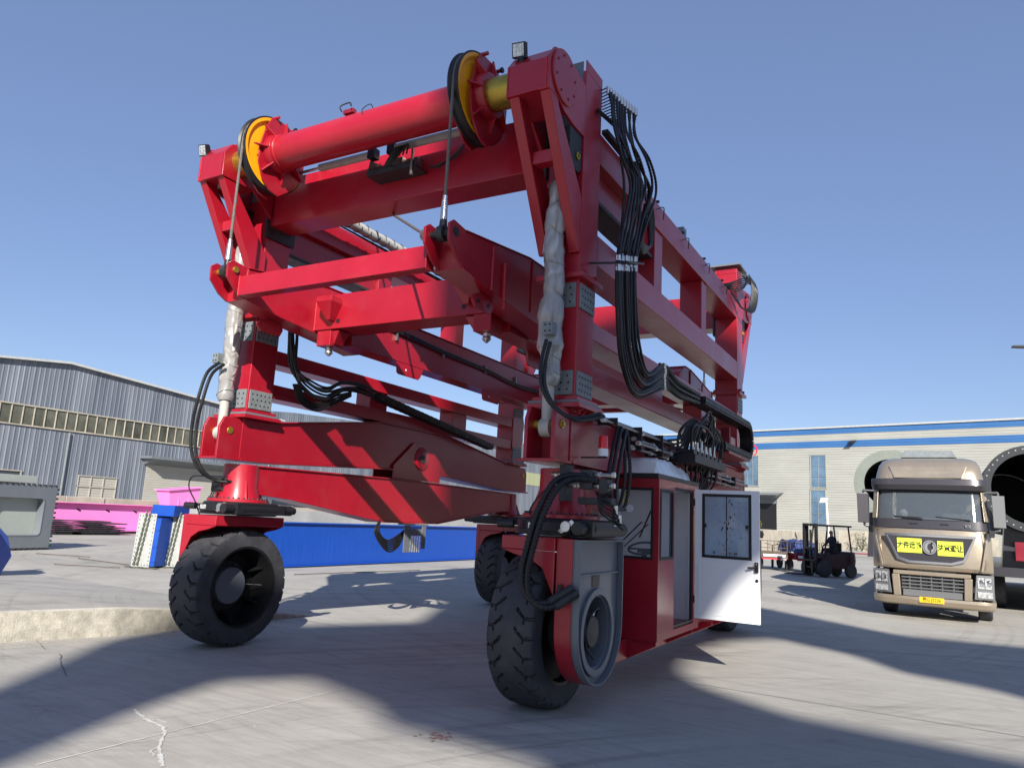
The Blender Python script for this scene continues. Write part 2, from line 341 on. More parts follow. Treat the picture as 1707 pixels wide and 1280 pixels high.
for k in range(38):
    a=rnd.uniform(0,6.28); r_=abs(rnd.gauss(0,.07)); q=c0+Vector((r_*1.3*math.cos(a),r_*math.sin(a),.004+.0002*k)); s_=rnd.uniform(.006,.02)
    g.poly([q+Vector((s_*math.cos(t+rnd.uniform(-.3,.3)),s_*math.sin(t),0)) for t in [i*PI/3 for i in range(6)]])
g.build('paint_spill','stain',kind='structure')

# ================================================================== gantry carrier
W,D,HX,HY=4.378,6.577,.192,.203
ORG=Vector((-W/2,D/2,0))
carrier=thing('gantry_carrier',ORG,'huge red straddle gantry machine on four rubber tyres with an open white cab door','gantry carrier')
def mb(T=None):
    m=MB(ORG); m.T=T; return m
def CT(mx,my):   # corner transform, local a outward, b negative outward
    X0=0 if mx>0 else -W; Y0=0 if my>0 else D
    return lambda p:(X0+p.x*mx, Y0+p.y*my, p.z)
ZA,ZB=3.924,2.70
def holes(m,ax,const,c0,c1,z0,z1,nc,nz,sgn):
    for i in range(nc):
        for j in range(nz):
            a=c0+(c1-c0)*(i+.5+.18*((j%2)-.5))/nc; z=z0+(z1-z0)*(j+.5)/nz; r=.011
            if ax=='y': m.cyl((a,const,z),(a,const+sgn*.004,z),r,8)
            else: m.cyl((const,a,z),(const+sgn*.004,a,z),r,8)
for mx in (1,-1):
    for my in (1,-1):
        T=CT(mx,my)
        # ---- leg
        m=mb(T); m.box(-HX,HX,-HY,HY,3.975,6.10)
        m.prism([(-HY,6.10),(-HY,6.215),(HY,6.225),(HY,6.10)],HX-.012,HX+.001); m.prism([(-HY,6.10),(-HY,6.215),(HY,6.225),(HY,6.10)],-HX-.001,-HX+.012); m.box(-HX+.012,HX-.012,HY-.012,HY,6.10,6.22)
        leg=m.build('leg','red',carrier,.012)
        m=mb(T); m.box(-HX+.008,HX-.008,-HY+.008,HY-.008,2.72,3.93); m.build('leg_sleeve','red',leg,.01)
        m=mb(T); m.box(-HX-.055,HX+.055,-HY-.055,HY+.055,3.922,3.974)
        for s_ in (-1,1):
            for q in (-.12,.12): m.box(s_*(HX-.01),s_*(HX+.05),q-.008,q+.008,3.974,4.03)
        m.build('leg_flange','red',leg,.006)
        m=mb(T); m.box(-HX-.04,HX+.04,-HY-.04,HY+.04,2.742,2.78); m.mi=1; m.box(-HX-.07,HX+.07,-HY-.07,HY+.07,2.715,2.7415); m.mi=0; m.box(-HX-.085,HX+.085,-HY-.085,HY+.085,2.672,2.7145)
        for q in (-.15,-.05,.05,.15):
            m.prism([(HX-.01,2.671),(HX+.07,2.671),(HX-.01,2.60)],q-.006,q+.006,'y') 
        m.build('leg_flange',['red','grey_paint'],leg,.004)
        for z0,z1 in ((3.64,3.885),(2.80,3.03)):
            for ax,s_ in (('y',-1),('x',1),('x',-1)):
                m=mb(T)
                if ax=='y':
                    c=-HY-.006; m.box(-HX+.03,HX-.03,min(c,c+.016),max(c,c+.016),z0,z1); m.mi=1; holes(m,'y',c,-HX+.04,HX-.04,z0+.02,z1-.02,4,3,-1)
                else:
                    c=s_*(HX+.006); m.box(min(c,c-s_*.016),max(c,c-s_*.016),-HY+.03,HY-.03,z0,z1); m.mi=1; holes(m,'x',c,-HY+.04,HY-.04,z0+.02,z1-.02,5,3,s_)
                m.build('slide_plate',['plate_grey','black'],leg,.003)
        # small welded lugs round the leg
        # ---- head with braces
        m=mb(T); zt=5.765
        core=[(-1.0,5.46),(-1.0,zt),(-.90,5.90),(-.74,5.955),(-.5,5.93),(-.5,5.46)]
        m.prism(core,-.24,HX-.03)
        side=[(-1.0,5.46),(-1.0,zt),(-.90,5.92),(-.74,5.985),(-.53,5.975),(-.203,5.92),(-.203,5.37),(-.45,5.37),(-.66,5.40),(-.78,5.46)]
        m.prism(side,HX-.03,HX+.002)
        side2=[(-1.0,5.46),(-1.0,zt),(-.90,5.90),(-.74,5.955),(-.56,5.90),(-.203,5.60),(-.203,5.2),(-.52,5.46)]
        m.prism(side2,-.252,-.22)
        head=m.build('head_box','red',carrier,.008)
        m=mb(T); m.lathe((HX+.002,-.70,5.715),[(0,.262),(.016,.262),(.024,.25)],'x',48)
        m.mi=1
        for k in range(8):
            a=k*PI/4+.3; m.cyl((HX+.024,-.70+.2*math.cos(a),5.715+.2*math.sin(a)),(HX+.034,-.70+.2*math.cos(a),5.715+.2*math.sin(a)),.014,8)
        m.build('end_disc',['red','red_dark'],head,.003)
        m=mb(T); m.box(-HX+.004,HX-.036,-HY-.004,-HY+.004,5.5,6.205); m.build('leg_cap_plate','grey_paint',head)
        m=mb(T)
        for a0,a1 in ((.085,HX-.002),(-HX-.045,-.13)):
            m.prism([(-.97,5.465),(-.79,5.465),(-.77,5.40),(-.206,4.74),(-.206,4.18),(-.245,4.18)],a0,a1)
        m.box(-.128,.083,-.66,-.54,4.93,5.06)
        m.build('head_brace','red',head,.01)
        m=mb(T); m.prism([(-.48,5.369),(-.206,5.369),(-.206,5.02),(-.26,4.97),(-.40,4.97),(-.48,5.06)],HX-.11,HX-.02)
        m.mi=1; m.cyl((HX-.02,-.31,5.12),(HX+.0,-.31,5.12),.04,16); m.cyl((HX-.0,-.31,5.12),(HX+.012,-.31,5.12),.016,8)
        m.build('pin_bracket',['dark_steel','gold'],head,.008)
        # ---- lift cylinder wrapped in plastic
        m=mb(T); rnd=random.Random(int(mx*3+my)); P=[];rr=[]
        ztop=4.86
        for i in range(46):
            z=ztop-(ztop-2.86)*i/45; P.append((.012*math.sin(i*.35),-.37+rnd.uniform(-.004,.004),z)); rr.append(.07+.028*min(1,i/7)*(1 if i<41 else .8)+.006*math.sin(i*.9)+rnd.uniform(-.004,.005)+(.022 if 26<i<38 and mx>0 else 0))
        rr[0]=.04; rr[-1]=.075
        m.tube(P,.1,18,rr=rr)
        cyl=m.build('lift_cylinder','wrap',carrier)
        m=mb(T)
        for i in range(9):
            z=4.6-i*.20+rnd.uniform(-.05,.05); tl=rnd.uniform(-.09,.09)
            pts=[(.099*math.cos(t)+.012*math.sin((4.86-z)/2*45*.35),-.37+.099*math.sin(t),z+tl*math.cos(t)) for t in [k*PI/10 for k in range(21)]]; m.tube(pts,.004,4,cap=False)
        m.build('wrap_fold','wrap',cyl)
        m=mb(T); m.cyl((0,-.37,2.50),(0,-.37,2.9),.055,16); m.lathe((-.05,-.37,2.47),[(0,.085),(.1,.085)],'x',20)
        m.build('cylinder_rod','grey_pipe',cyl,.004)
        m=mb(T); m.box(.0,.10,-.545,-.45,3.30,3.42); m.mi=1
        for q in (.03,.075):
            for z in (3.33,3.39): m.cyl((q,-.545,z),(q,-.55,z),.010,8)
        m.build('port_block',['plate_grey','black'],cyl,.004)
        # ---- base bracket that takes the cylinder
        m=mb(T)
        for s_ in (-1,1):
            m.prism([(-.52,2.18),(-.52,2.54),(-.46,2.66),(-.205,2.66),(-.205,2.18)],s_*.135-.018,s_*.135+.018)
        m.box(-.19,.19,-.55,-.205,2.155,2.18)
        m.box(-.117,.117,-.235,-.21,2.18,2.66)
        m.mi=1; m.cyl((-.165,-.37,2.50),(.165,-.37,2.50),.042,20); m.cyl((.165,-.37,2.50),(.18,-.37,2.50),.026,6)
        m.build('cylinder_bracket',['red','gold'],carrier,.006)
        # ---- lower column, slewing drive, fork, wheel
        m=mb(T); m.lathe((0,0,0),[(1.70,.26),(1.84,.215),(2.06,.21),(2.12,.21)],'z',28); m.box(-.19,.19,-.19,.19,1.80,2.10) if my>9 else None
        for k in range(8):
            a=k*PI/4+.39; c,s_=math.cos(a),math.sin(a)
            if k%2: continue
            m.hull8([(c*.19-s_*.007,s_*.19+c*.007,1.70),(c*.19+s_*.007,s_*.19-c*.007,1.70),(c*.30+s_*.007,s_*.30-c*.007,1.70),(c*.30-s_*.007,s_*.30+c*.007,1.70),
                     (c*.19-s_*.007,s_*.19+c*.007,1.95),(c*.19+s_*.007,s_*.19-c*.007,1.95),(c*.205+s_*.007,s_*.205-c*.007,1.95),(c*.205-s_*.007,s_*.205+c*.007,1.95)])
        m.lathe((0,0,0),[(1.665,.36),(1.70,.36)],'z',40)
        colm=m.build('steering_column','red',carrier,.004)
        m=mb(T)
        for k in range(36):
            a=k*2*PI/36; m.cyl((.335*math.cos(a),.335*math.sin(a),1.70),(.335*math.cos(a),.335*math.sin(a),1.722),.011,6)
        m.build('bolt_ring','dark_steel',colm)
        m=mb(T); m.lathe((0,0,0),[(1.515,.42),(1.56,.42),(1.57,.40),(1.64,.40),(1.664,.38)],'z',44)
        if mx<0 and my<0: m.T=lambda p:(-W+p.y*1.0-.1,D-p.x,p.z)
        else: m.T=lambda p,mx=mx,my=my:((0 if mx>0 else -W)+p.x,(0 if my>0 else D)+p.y,p.z)
        m.box(.34,.50,-.42,.30,1.53,1.65); m.cyl((.42,.30,1.59),(.42,.46,1.59),.062,18); m.cyl((.42,.46,1.59),(.42,.52,1.59),.045,14); m.cyl((.42,-.42,1.59),(.42,-.56,1.59),.055,18)
        m.cyl((.43,-.35,1.59),(.43,.2,1.59),.078,20); m.cyl((-.30,-.36,1.60),(-.44,-.40,1.60),.04,14); m.box(-.12,.30,-.455,-.36,1.555,1.63); m.mi=1
        m.hull8([(.20,-.48,1.56),(.24,-.48,1.54),(.24,-.456,1.54),(.20,-.456,1.56),(.33,-.48,1.66),(.36,-.48,1.63),(.36,-.456,1.63),(.33,-.456,1.66)]); m.lathe((.28,-.456,1.60),[(0,.05),(-.045,.045)],'y',14); m.mi=2; m.box(-.10,.0,-.4575,-.4555,1.57,1.62)
        slew=m.build('slewing_drive',['black','zinc','lens'],carrier,.006)
        # fork: top table, outer arm with round boss
        def rounded(cz,r,y0,y1,zt,n=20): return [(y0,zt)]+[(y0,zt+(cz-zt)*k/5) for k in range(1,5)]+[(-(y1-y0)/2*math.cos(PI*k/n)+(y0+y1)/2, cz-r*math.sin(PI*k/n)) for k in range(n+1)]+[(y1,cz+(zt-cz)*k/5) for k in range(1,6)]+[(y1-(y1-y0)*k/9,zt) for k in range(1,9)]
        fo=0 if mx>0 else .06; A0_,A1_=(.20,.36) if mx>0 else (.258,.335); czw=.70
        m=mb(T)
        m.box(-.33+fo,A0_-.001,-.51,.52,1.385,1.50)
        for ya_,yb2 in ((-.51,-.49),(.50,.52)): m.prism([(-.33+fo,1.384),(-.22+fo,1.345),(-.05+fo,1.31),(.08+fo,1.24),(.14+fo,1.12),(A0_-.001,1.0),(A0_-.001,1.384)],ya_,yb2,'y')
        ofk=rounded(.75,.50,-.485,.515,1.50,24); angk=[math.atan2(z-czw,y-.01) for y,z in ofk]
        m.frame(ofk,[(.01+.33*math.cos(a),czw+.33*math.sin(a)) for a in angk],A0_,A1_)
        fork=m.build('wheel_fork','red',carrier,.012)
        cz=czw
        if mx>0:
            o=rounded(.75,.50,-.49,.52,1.495,24)
            m=mb(T); ang=[math.atan2(z-cz,y-.01) for y,z in o]
            m.frame(o,[(.01+.32*math.cos(a),cz+.32*math.sin(a)) for a in ang],.362,.372)
            o2=[(.005+(y-.005)*.965,(z-.9)*.972+.9) for y,z in o]
            m.frame(o,o2,.373,.43); m.box(.373,.40,-.48,.49,1.19,1.205)
            K=48
            m.frame([(.01+.375*math.cos(k*2*PI/K),cz+.375*math.sin(k*2*PI/K)) for k in range(K)],[(.01+.315*math.cos(k*2*PI/K),cz+.315*math.sin(k*2*PI/K)) for k in range(K)],.374,.402)
            m.frame([(.01+.329*math.cos(k*2*PI/K),cz+.329*math.sin(k*2*PI/K)) for k in range(K)],[(.01+.30*math.cos(k*2*PI/K),cz+.30*math.sin(k*2*PI/K)) for k in range(K)],.13,.373)
            cover=m.build('fork_cover','grey_paint',fork,.004)
            m=mb(T); m.box(.3725,.377,-.10,.065,1.085,1.185); m.build('cover_slot','black',cover,.006)
        m=mb(T); q0=A0_-.03 if mx<0 else .15
        m.lathe((q0,.01,cz),[(0,.305),(.05,.305)],'x',36); m.lathe((q0+.05,-.03,cz),[(0,.20),(.08,.20),(.12,.15),(.17,.13)],'x',24); m.mi=1
        for k in range(5):
            a=k*1.25+.4; y,z=.01+.2*math.cos(a),cz+.2*math.sin(a); m.cyl((q0+.02,y,z),(q0+.12,y,z),.025,8); m.cyl((q0+.11,y,z),(q0+.11,y+.05*math.cos(a*2),z+.07),.016,8)
        m.box(q0+.15,q0+.20,-.05,.05,cz+.0,cz+.12)
        m.mi=2; hose(m,[(q0+.2,.06,cz+.12),(q0+.24,.02,cz+.20),(q0+.22,-.12,cz+.12),(q0+.2,-.14,cz-.1),(q0+.22,-.05,cz-.2),(q0+.2,.05,cz-.24)],.010,False,6)
        m.build('hub_motor',['dark_steel','zinc','hose'],fork,.003)
        # wheel: tyre mesh with chevron grooves
        wc=Vector((-.145 if mx>0 else .0,.02,0)); RT,TW=.678,(.45 if mx>0 else .49)
        NT=45; prof=[(-.5,.70),(-.5,.86),(-.497,.92),(-.485,.955)]
        for i in range(NT):
            a=-.465+.93*i/(NT-1); prof.append((a,1-.020*(abs(a)/.465)**3-.012*max(0,(abs(a)-.38)/.085)**2))
        prof+=[(.485,.955),(.497,.92),(.5,.86),(.5,.70)]
        NA=640; NL=26; bm_=mb(T); vs=[]
        for k in range(NA):
            row=[]; t=2*PI*k/NA
            for a,q in prof:
                r=RT*q; d=0; s_=abs(a)
                if q>.93:
                    ph=(t/(2*PI)*NL+(0 if a>0 else .5))
                    def dist(c): x=(ph-c)%1; return min(x,1-x)
                    if s_>.33: dd=dist(.10-.25*(s_-.33)); w1=.085 if s_>.40 else .065
                    else: dd=dist(.10-2.6*(.33-s_)); w1=.075
                    if s_>.145 and dd<w1: d=.034
                    x=(ph-.10+.5)%1-.5
                    if .30<s_<.335 and 0<x<.26: d=.024
                    if .165<s_<.20 and -.36-.30<x<-.30: d=.022
                row.append(bm_._v((wc.x+a*TW,wc.y+(r-d)*math.cos(t),RT+(r-d)*math.sin(t))))
            vs.append(row)
        for k in range(NA):
            A,B=vs[k],vs[(k+1)%NA]
            for i in range(len(prof)-1): bm_.bm.faces.new((A[i],A[i+1],B[i+1],B[i]))
        hub=wc+Vector((0,0,RT))
        m=mb(T)
        pr=[(-.5,.715),(-.48,.66),(-.40,.645),(0,.63),(.40,.645),(.48,.66),(.5,.715)]
        rings=[]
        for a,q in pr: rings.append([m._v((hub.x+a*TW,hub.y+RT*q*math.cos(2*PI*k/48),hub.z+RT*q*math.sin(2*PI*k/48))) for k in range(48)])
        for A,B in zip(rings,rings[1:]):
            for k in range(48): m.bm.faces.new((A[k],A[(k+1)%48],B[(k+1)%48],B[k]))
        # inner disc with hub and six gussets (seen from the inside of the machine)
        m.lathe(hub,[(.11,.63*RT),(.15,.63*RT),(.15,.2),(.11,.2)],'x',48,closed=True)
        for k in range(6):
            a=k*PI/3+.5; c,s_=math.cos(a),math.sin(a); P=[]
            for e in (-.007,.007):
                P+= [(.11,.30,e),(.06,.30,e),(-.12,.415,e),(.11,.415,e)]
            m.hull8([(hub.x+x_,hub.y+c*r_-s_*e_,hub.z+s_*r_+c*e_) for x_,r_,e_ in P])
        wheel=m.build('wheel','rim',carrier)
        bm_.build('tyre','rubber',wheel)
        m=mb(T); m.lathe(hub,[(-.02,.210),(-.01,.217),(.12,.22)],'x',36); m.mi=1; m.lathe(hub,[(.075,.285),(.109,.29)],'x',36)
        for k in range(20):
            a=k*PI/10; y,z=hub.y+.25*math.cos(a),hub.z+.25*math.sin(a); m.cyl((hub.x+.075,y,z),(hub.x+.05,y,z),.012,6)
        m.mi=2; m.cyl((hub.x+.07,hub.y+.25,hub.z),(hub.x-.15,hub.y+.36,hub.z),.007,6)
        m.build('hub_cap',['hub_grey','dark_steel','zinc'],wheel)
# ---- side frames
for mx in (1,-1):
    X0=0 if mx>0 else -W; T=lambda p,X0=X0,mx=mx:(X0+p.x*mx,p.y,p.z)
    ya,yb=HY+.001,D-HY-.001
    m=mb(T); m.box(-.19,.19,ya,yb,5.28,5.61); m.build('upper_chord','red',carrier,.010)
    m=mb(T); m.box(-.17,.17,ya,yb,4.50,4.503) if 0 else m.box(-.19,.19,ya,yb,4.185,4.50); m.build('middle_chord','red',carrier,.010)
    for y0,y1 in ((2.03,2.33),(4.18,4.44)):
        m=mb(T); m.box(-.165,.165,y0,y1,4.501,5.279); m.build('frame_post','red',carrier,.008)
    m=mb(T); m.box(-.10,.08,ya,2.029,4.93,5.279); m.mi=1; m.box(-.14,.14,ya,2.029,4.885,4.929); m.build('web_panel',['red','dark_steel'],carrier,.006)
    m=mb(T); m.box(-.165,.165,ya,yb,3.42,3.60); m.build('lower_chord','red',carrier,.010)
    m=mb(T); m.box(-.165,.165,ya,yb,2.98,3.16); m.build('lower_chord','red',carrier,.010)
    for y0,y1 in ((2.1,2.5),(4.3,4.75)):
        m=mb(T); m.box(-.14,.14,y0,y1,3.161,3.419); m.build('frame_post','red',carrier,.008)
    # equaliser beams
    up=[(-.202,2.18),(-.202,2.665),(.3,2.668),(2.35,2.955),(4.15,2.955),(6.28,2.668),(6.78,2.665),(6.78,2.18),(6.30,2.18),(3.95,2.30),(2.62,2.30),(.28,2.18)]
    if mx>0: up=[(-.202,2.18),(-.202,2.63),(.3,2.632),(2.35,2.636),(4.15,2.636),(6.28,2.632),(6.78,2.63),(6.78,2.18),(6.30,2.18),(3.95,2.18),(2.62,2.18),(.28,2.18)]
    m=mb(T); m.prism(up,-.165,.165); 
    # flange strips
    for a,b in zip(up[1:7],up[2:7]):
        m.hull8([(-.20,a[0],a[1]+.002),(.20,a[0],a[1]+.002),(.20,b[0],b[1]+.002),(-.20,b[0],b[1]+.002),(-.20,a[0],a[1]+.022),(.20,a[0],a[1]+.022),(.20,b[0],b[1]+.022),(-.20,b[0],b[1]+.022)])
    for a,b in zip(up[7:]+up[:1],up[8:]+up[:1]):
        if a!=b: m.hull8([(-.20,a[0],a[1]-.022),(.20,a[0],a[1]-.022),(.20,b[0],b[1]-.022),(-.20,b[0],b[1]-.022),(-.20,a[0],a[1]-.002),(.20,a[0],a[1]-.002),(.20,b[0],b[1]-.002),(-.20,b[0],b[1]-.002)])
    eq=m.build('equaliser_beam','red',carrier,.004)
    lo=[(.10,1.79),(.10,2.10),(2.79,2.135),(3.9,2.135),(6.47,2.10),(6.47,1.79),(5.9,1.76),(4.0,1.50),(2.6,1.50),(.65,1.75)]
    los=[lo] if mx<0 else [[(.10,1.79),(.10,2.10),(.95,2.11),(.95,1.72),(.65,1.75)],[(2.75,1.50),(2.75,2.135),(3.9,2.135),(6.47,2.10),(6.47,1.79),(5.9,1.76),(4.0,1.50)]]
    for lo in los:
        m=mb(T); m.prism(lo,-.165,.165); k0=1; k1=4 if len(lo)!=5 else 2
        n=len(lo); ztop=2.0
        for q in range(n):
            a,b=lo[q],lo[(q+1)%n]
            if abs(a[0]-b[0])<.01: continue
            o1,o2=(.001,.02) if (a[1]>ztop and b[1]>ztop) else (-.02,-.001)
            m.hull8([(-.19,a[0],a[1]+o1),(.19,a[0],a[1]+o1),(.19,b[0],b[1]+o1),(-.19,b[0],b[1]+o1),(-.19,a[0],a[1]+o2),(.19,a[0],a[1]+o2),(.19,b[0],b[1]+o2),(-.19,b[0],b[1]+o2)])
        m.build('equaliser_beam','red',carrier,.004)
    if mx<0:
        m=mb(T)
        for s_ in (-1,1):
            c=s_*.185; m.prism([(2.70,2.16),(2.70,2.36),(3.18,2.75),(3.62,2.75),(3.95,2.50),(3.95,2.16)],min(c,c+s_*.02),max(c,c+s_*.02))
            m.lathe((s_*.205,3.40,2.51),[(0,.185),(s_*.012,.185),(s_*.018,.175)],'x',40)
        m.mi=1
        for s_ in (-1,1):
            m.lathe((s_*.223,3.40,2.51),[(0,.07),(s_*.01,.07)],'x',24)
            for k in range(3):
                a=k*2.1+.6; m.cyl((s_*.223,3.40+.05*math.cos(a),2.51+.05*math.sin(a)),(s_*.245,3.40+.05*math.cos(a),2.51+.05*math.sin(a)),.018,6)
        m.build('pivot_plate',['red','dark_steel'],eq,.004)
# ---- cross beams, telescopic tubes, sheaves
for my in (1,-1):
    Y0=0 if my>0 else D; T=lambda p,Y0=Y0,my=my:(p.x,Y0+p.y*my,p.z)
    m=mb(T); m.box(-W+HX+.002,-HX-.002,-.185,.185,5.13,5.74); cb=m.build('cross_beam','red',carrier,.012)
    for s_,x in ((1,-W+HX+.002),(-1,-HX-.002)): m=mb(T); m.box(min(x,x+s_*.03),max(x,x+s_*.03),-.24,.24,4.98,5.80); m.build('end_plate','dark_steel',cb,.004)
    m=mb(T); ax=(-.73,5.715)
    m.cyl((-3.40,*ax),(-.98,*ax),.200,48); m.lathe((-3.52,*ax),[(0,.205),(.12,.212),(.13,.2)],'x',40); m.lathe((-.98,*ax),[(0,.2),(.01,.212),(.1,.205)],'x',40)
    tube=m.build('telescopic_tube','red',carrier,.004)
    m=mb(T); m.box(-2.42,-2.28,-.86,-.80,5.90,5.945); m.mi=1; hose(m,[(-2.40,-.9,5.9),(-2.43,-.9,5.97),(-2.32,-.88,6.0),(-2.27,-.9,5.94)],.008,False,6); m.build('tube_sensor',['red_dark','hose'],tube); m=mb(T); hose(m,[(-2.12,-.68,5.9),(-2.1,-.78,5.98),(-2.1,-.9,5.86),(-2.08,-.92,5.78)],.005,False,6); m.build('sensor_cable','hose',tube)
    m=mb(T); m.cyl((-W+.24,*ax),(-3.5,*ax),.160,40); m.build('guide_rod','gold',carrier)
    m=mb(T); m.cyl((-.86,*ax),(-.24,*ax),.160,40); m.build('guide_rod','gold',carrier)
    for xs in (-3.63,-.745):
        m=mb(T); c=(xs,-.73,5.715); hub=Vector(c)
        m.lathe(c,[(.0575,.435),(.0575,.40),(.03,.37),(.03,.2),(-.03,.2),(-.03,.37),(-.0575,.40),(-.0575,.435)],'x',64,closed=True)
        m.mi=1
        sh=m.build('sheave',['yellow','black'],carrier)
        m=mb(T); m.lathe(c,[(-.058,.4355),(-.058,.452),(-.05,.455),(-.022,.428),(.022,.428),(.05,.455),(.058,.452),(.058,.4355)],'x',72,closed=True); m.build('groove_liner','black',sh)
        # yoke plates
        m=mb(T)
        for s_ in (1,-1):
            a0=xs+s_*.078; a1=a0+s_*.022
            pts=[(-.50,6.08),(-.62,6.13),(-.86,6.13),(-.93,5.98),(-1.0,5.70),(-.99,5.52),(-.92,5.36),(-.80,5.25),(-.66,5.22),(-.48,5.36),(-.34,5.55),(-.32,5.90)]
            m.prism(pts,min(a0,a1),max(a0,a1))
            m.lathe((a1,-.73,5.715),[(0,.23),(s_*.04,.23),(s_*.09,.215)],'x',36)
            for k in range(7):
                a=-2.2+k*.9; c_,s2=math.cos(a),math.sin(a); r1=.44 if k in(2,3,4) else .36
                P=[]
                for e in (-.008,.008): P+=[(0,.2,e),(s_*.1,.2,e),(s_*.02,r1,e),(0,r1,e)]
                m.hull8([(a1+x_,-.73+c_*r_-s2*e_,5.715+s2*r_+c_*e_) for x_,r_,e_ in P])
        for a in (1.1,1.75,.5):
            y,z=-.73+.40*math.cos(a),5.715+.44*math.sin(a); m.cyl((xs-.12,y,z),(xs+.14,y,z),.02,10)
        m.mi=1
        for a in (1.1,.5): 
            y,z=-.73+.40*math.cos(a),5.715+.44*math.sin(a); m.cyl((xs+.14,y,z),(xs+.165,y,z),.03,8)
        m.build('sheave_yoke',['red','black'],carrier,.004)
        # wire rope down to the spreader
        m=mb(T); arc=[(xs,-.73-.425*math.cos(t),5.715+.425*math.sin(t)) for t in [i*PI/14 for i in range(0,12)]]
        m.tube([(xs,-1.155,4.42)]+[(xs,-1.155,4.42+(5.715-4.42)*k/6) for k in range(1,6)]+arc,.016,8); rp=m.build('wire_rope','rope',carrier)
        m=mb(T); m.cyl((xs,-1.155,4.28),(xs,-1.155,4.47),.034,16,r1=.028); m.cyl((xs,-1.155,4.47),(xs,-1.155,4.52),.022,12); m.mi=1; m.lathe((xs-.035,-1.155,4.15),[(0,.075),(.07,.075)],'x',18); m.cyl((xs,-1.155,4.15),(xs,-1.155,4.29),.045,12,r1=.032); m.build('rope_socket',['zinc','dark_steel'],rp,.003)
    # small hydraulic cylinder and valve box between tube and beam
    m=mb(T); y,z=-.36,5.655
    m.cyl((-3.2,y,z),(-2.42,y,z),.045,18); m.cyl((-2.05,y,z+.01),(-1.15,y,z+.01),.045,18); m.mi=1; m.cyl((-3.55,y,z),(-3.2,y,z),.018,10); m.cyl((-1.15,y,z+.01),(-.85,y,z+.01),.018,10)
    m.mi=2
    for x in (-2.38,-2.1): m.box(x-.05,x+.05,y-.05,y+.05,z-.06,z+.06)
    m.build('stroke_cylinder',['grey_pipe','zinc','black'],carrier,.003)
    m=mb(T); m.box(-2.40,-1.72,-.40,-.19,5.36,5.38); m.hull8([(-2.40,-.42,5.36),(-1.70,-.42,5.36),(-1.70,-.405,5.36),(-2.40,-.405,5.36),(-2.40,-.42,5.43),(-1.70,-.42,5.43),(-1.70,-.405,5.43),(-2.40,-.405,5.43)]); m.hull8([(-2.42,-.40,5.38),(-2.40,-.40,5.38),(-2.40,-.19,5.38),(-2.42,-.19,5.38),(-2.42,-.36,5.58),(-2.40,-.36,5.58),(-2.40,-.19,5.60),(-2.42,-.19,5.60)]); m.mi=1; m.box(-2.2,-2.0,-.30,-.19,5.40,5.58); m.box(-1.95,-1.80,-.28,-.19,5.42,5.55)
    m.box(-1.76,-1.735,-.45,-.425,5.25,5.55); m.mi=2
    for k in range(5): hose(m,[(-1.85-.05*k,-.42,5.52),(-1.8-.04*k,-.47,5.6),(-1.95-.03*k,-.46,5.48),(-2.05-.02*k,-.44,5.42)],.010,False,6)
    for k in range(3): hose(m,[(-1.7,-.2,5.45),(-1.5,-.28-.02*k,5.36),(-1.3,-.25,5.5-.02*k),(-1.15,-.3,5.58)],.010,False,6)
    m.build('valve_box',['dark_steel','steel','hose'],carrier,.006)
m=mb(); m.box(-.26,.26,D-.28,D+.30,6.226,6.26); m.build('leg_cap_plate','grey_paint',carrier,.004)
# ---- work lamps
for (x,y,z) in ((-.125,-.955,5.83),(-4.53,-.97,5.76)):
    m=mb(); m.box(x-.02,x+.02,y-.02,y+.02,z-.06,z+.03); m.box(x-.045,x+.045,y-.012,y+.012,z+.02,z+.06)
    lm=m.build('work_lamp','black',carrier,.004)
    m=mb(lambda p,x=x,y=y,z=z:(x-.03+p.x*1.15+p.z*.1,y+p.y*.9-p.z*.35,z+.115+(p.z*.94+p.y*.3)*1.15-p.x*.15)); m.box(-.06,.06,-.03,.03,-.06,.06)
    for k in range(5): m.box(-.05+k*.022,-.044+k*.022,.03,.055,-.05,.05)
    m.mi=1; m.box(-.05,.05,-.034,-.031,-.05,.05); m.mi=2
    for a in (-.024,.024):
        for b in (-.03,0,.03): m.cyl((a,-.034,b),(a,-.037,b),.011,8)
    m.build('lamp_head',['black','lens','zinc'],lm,.004)
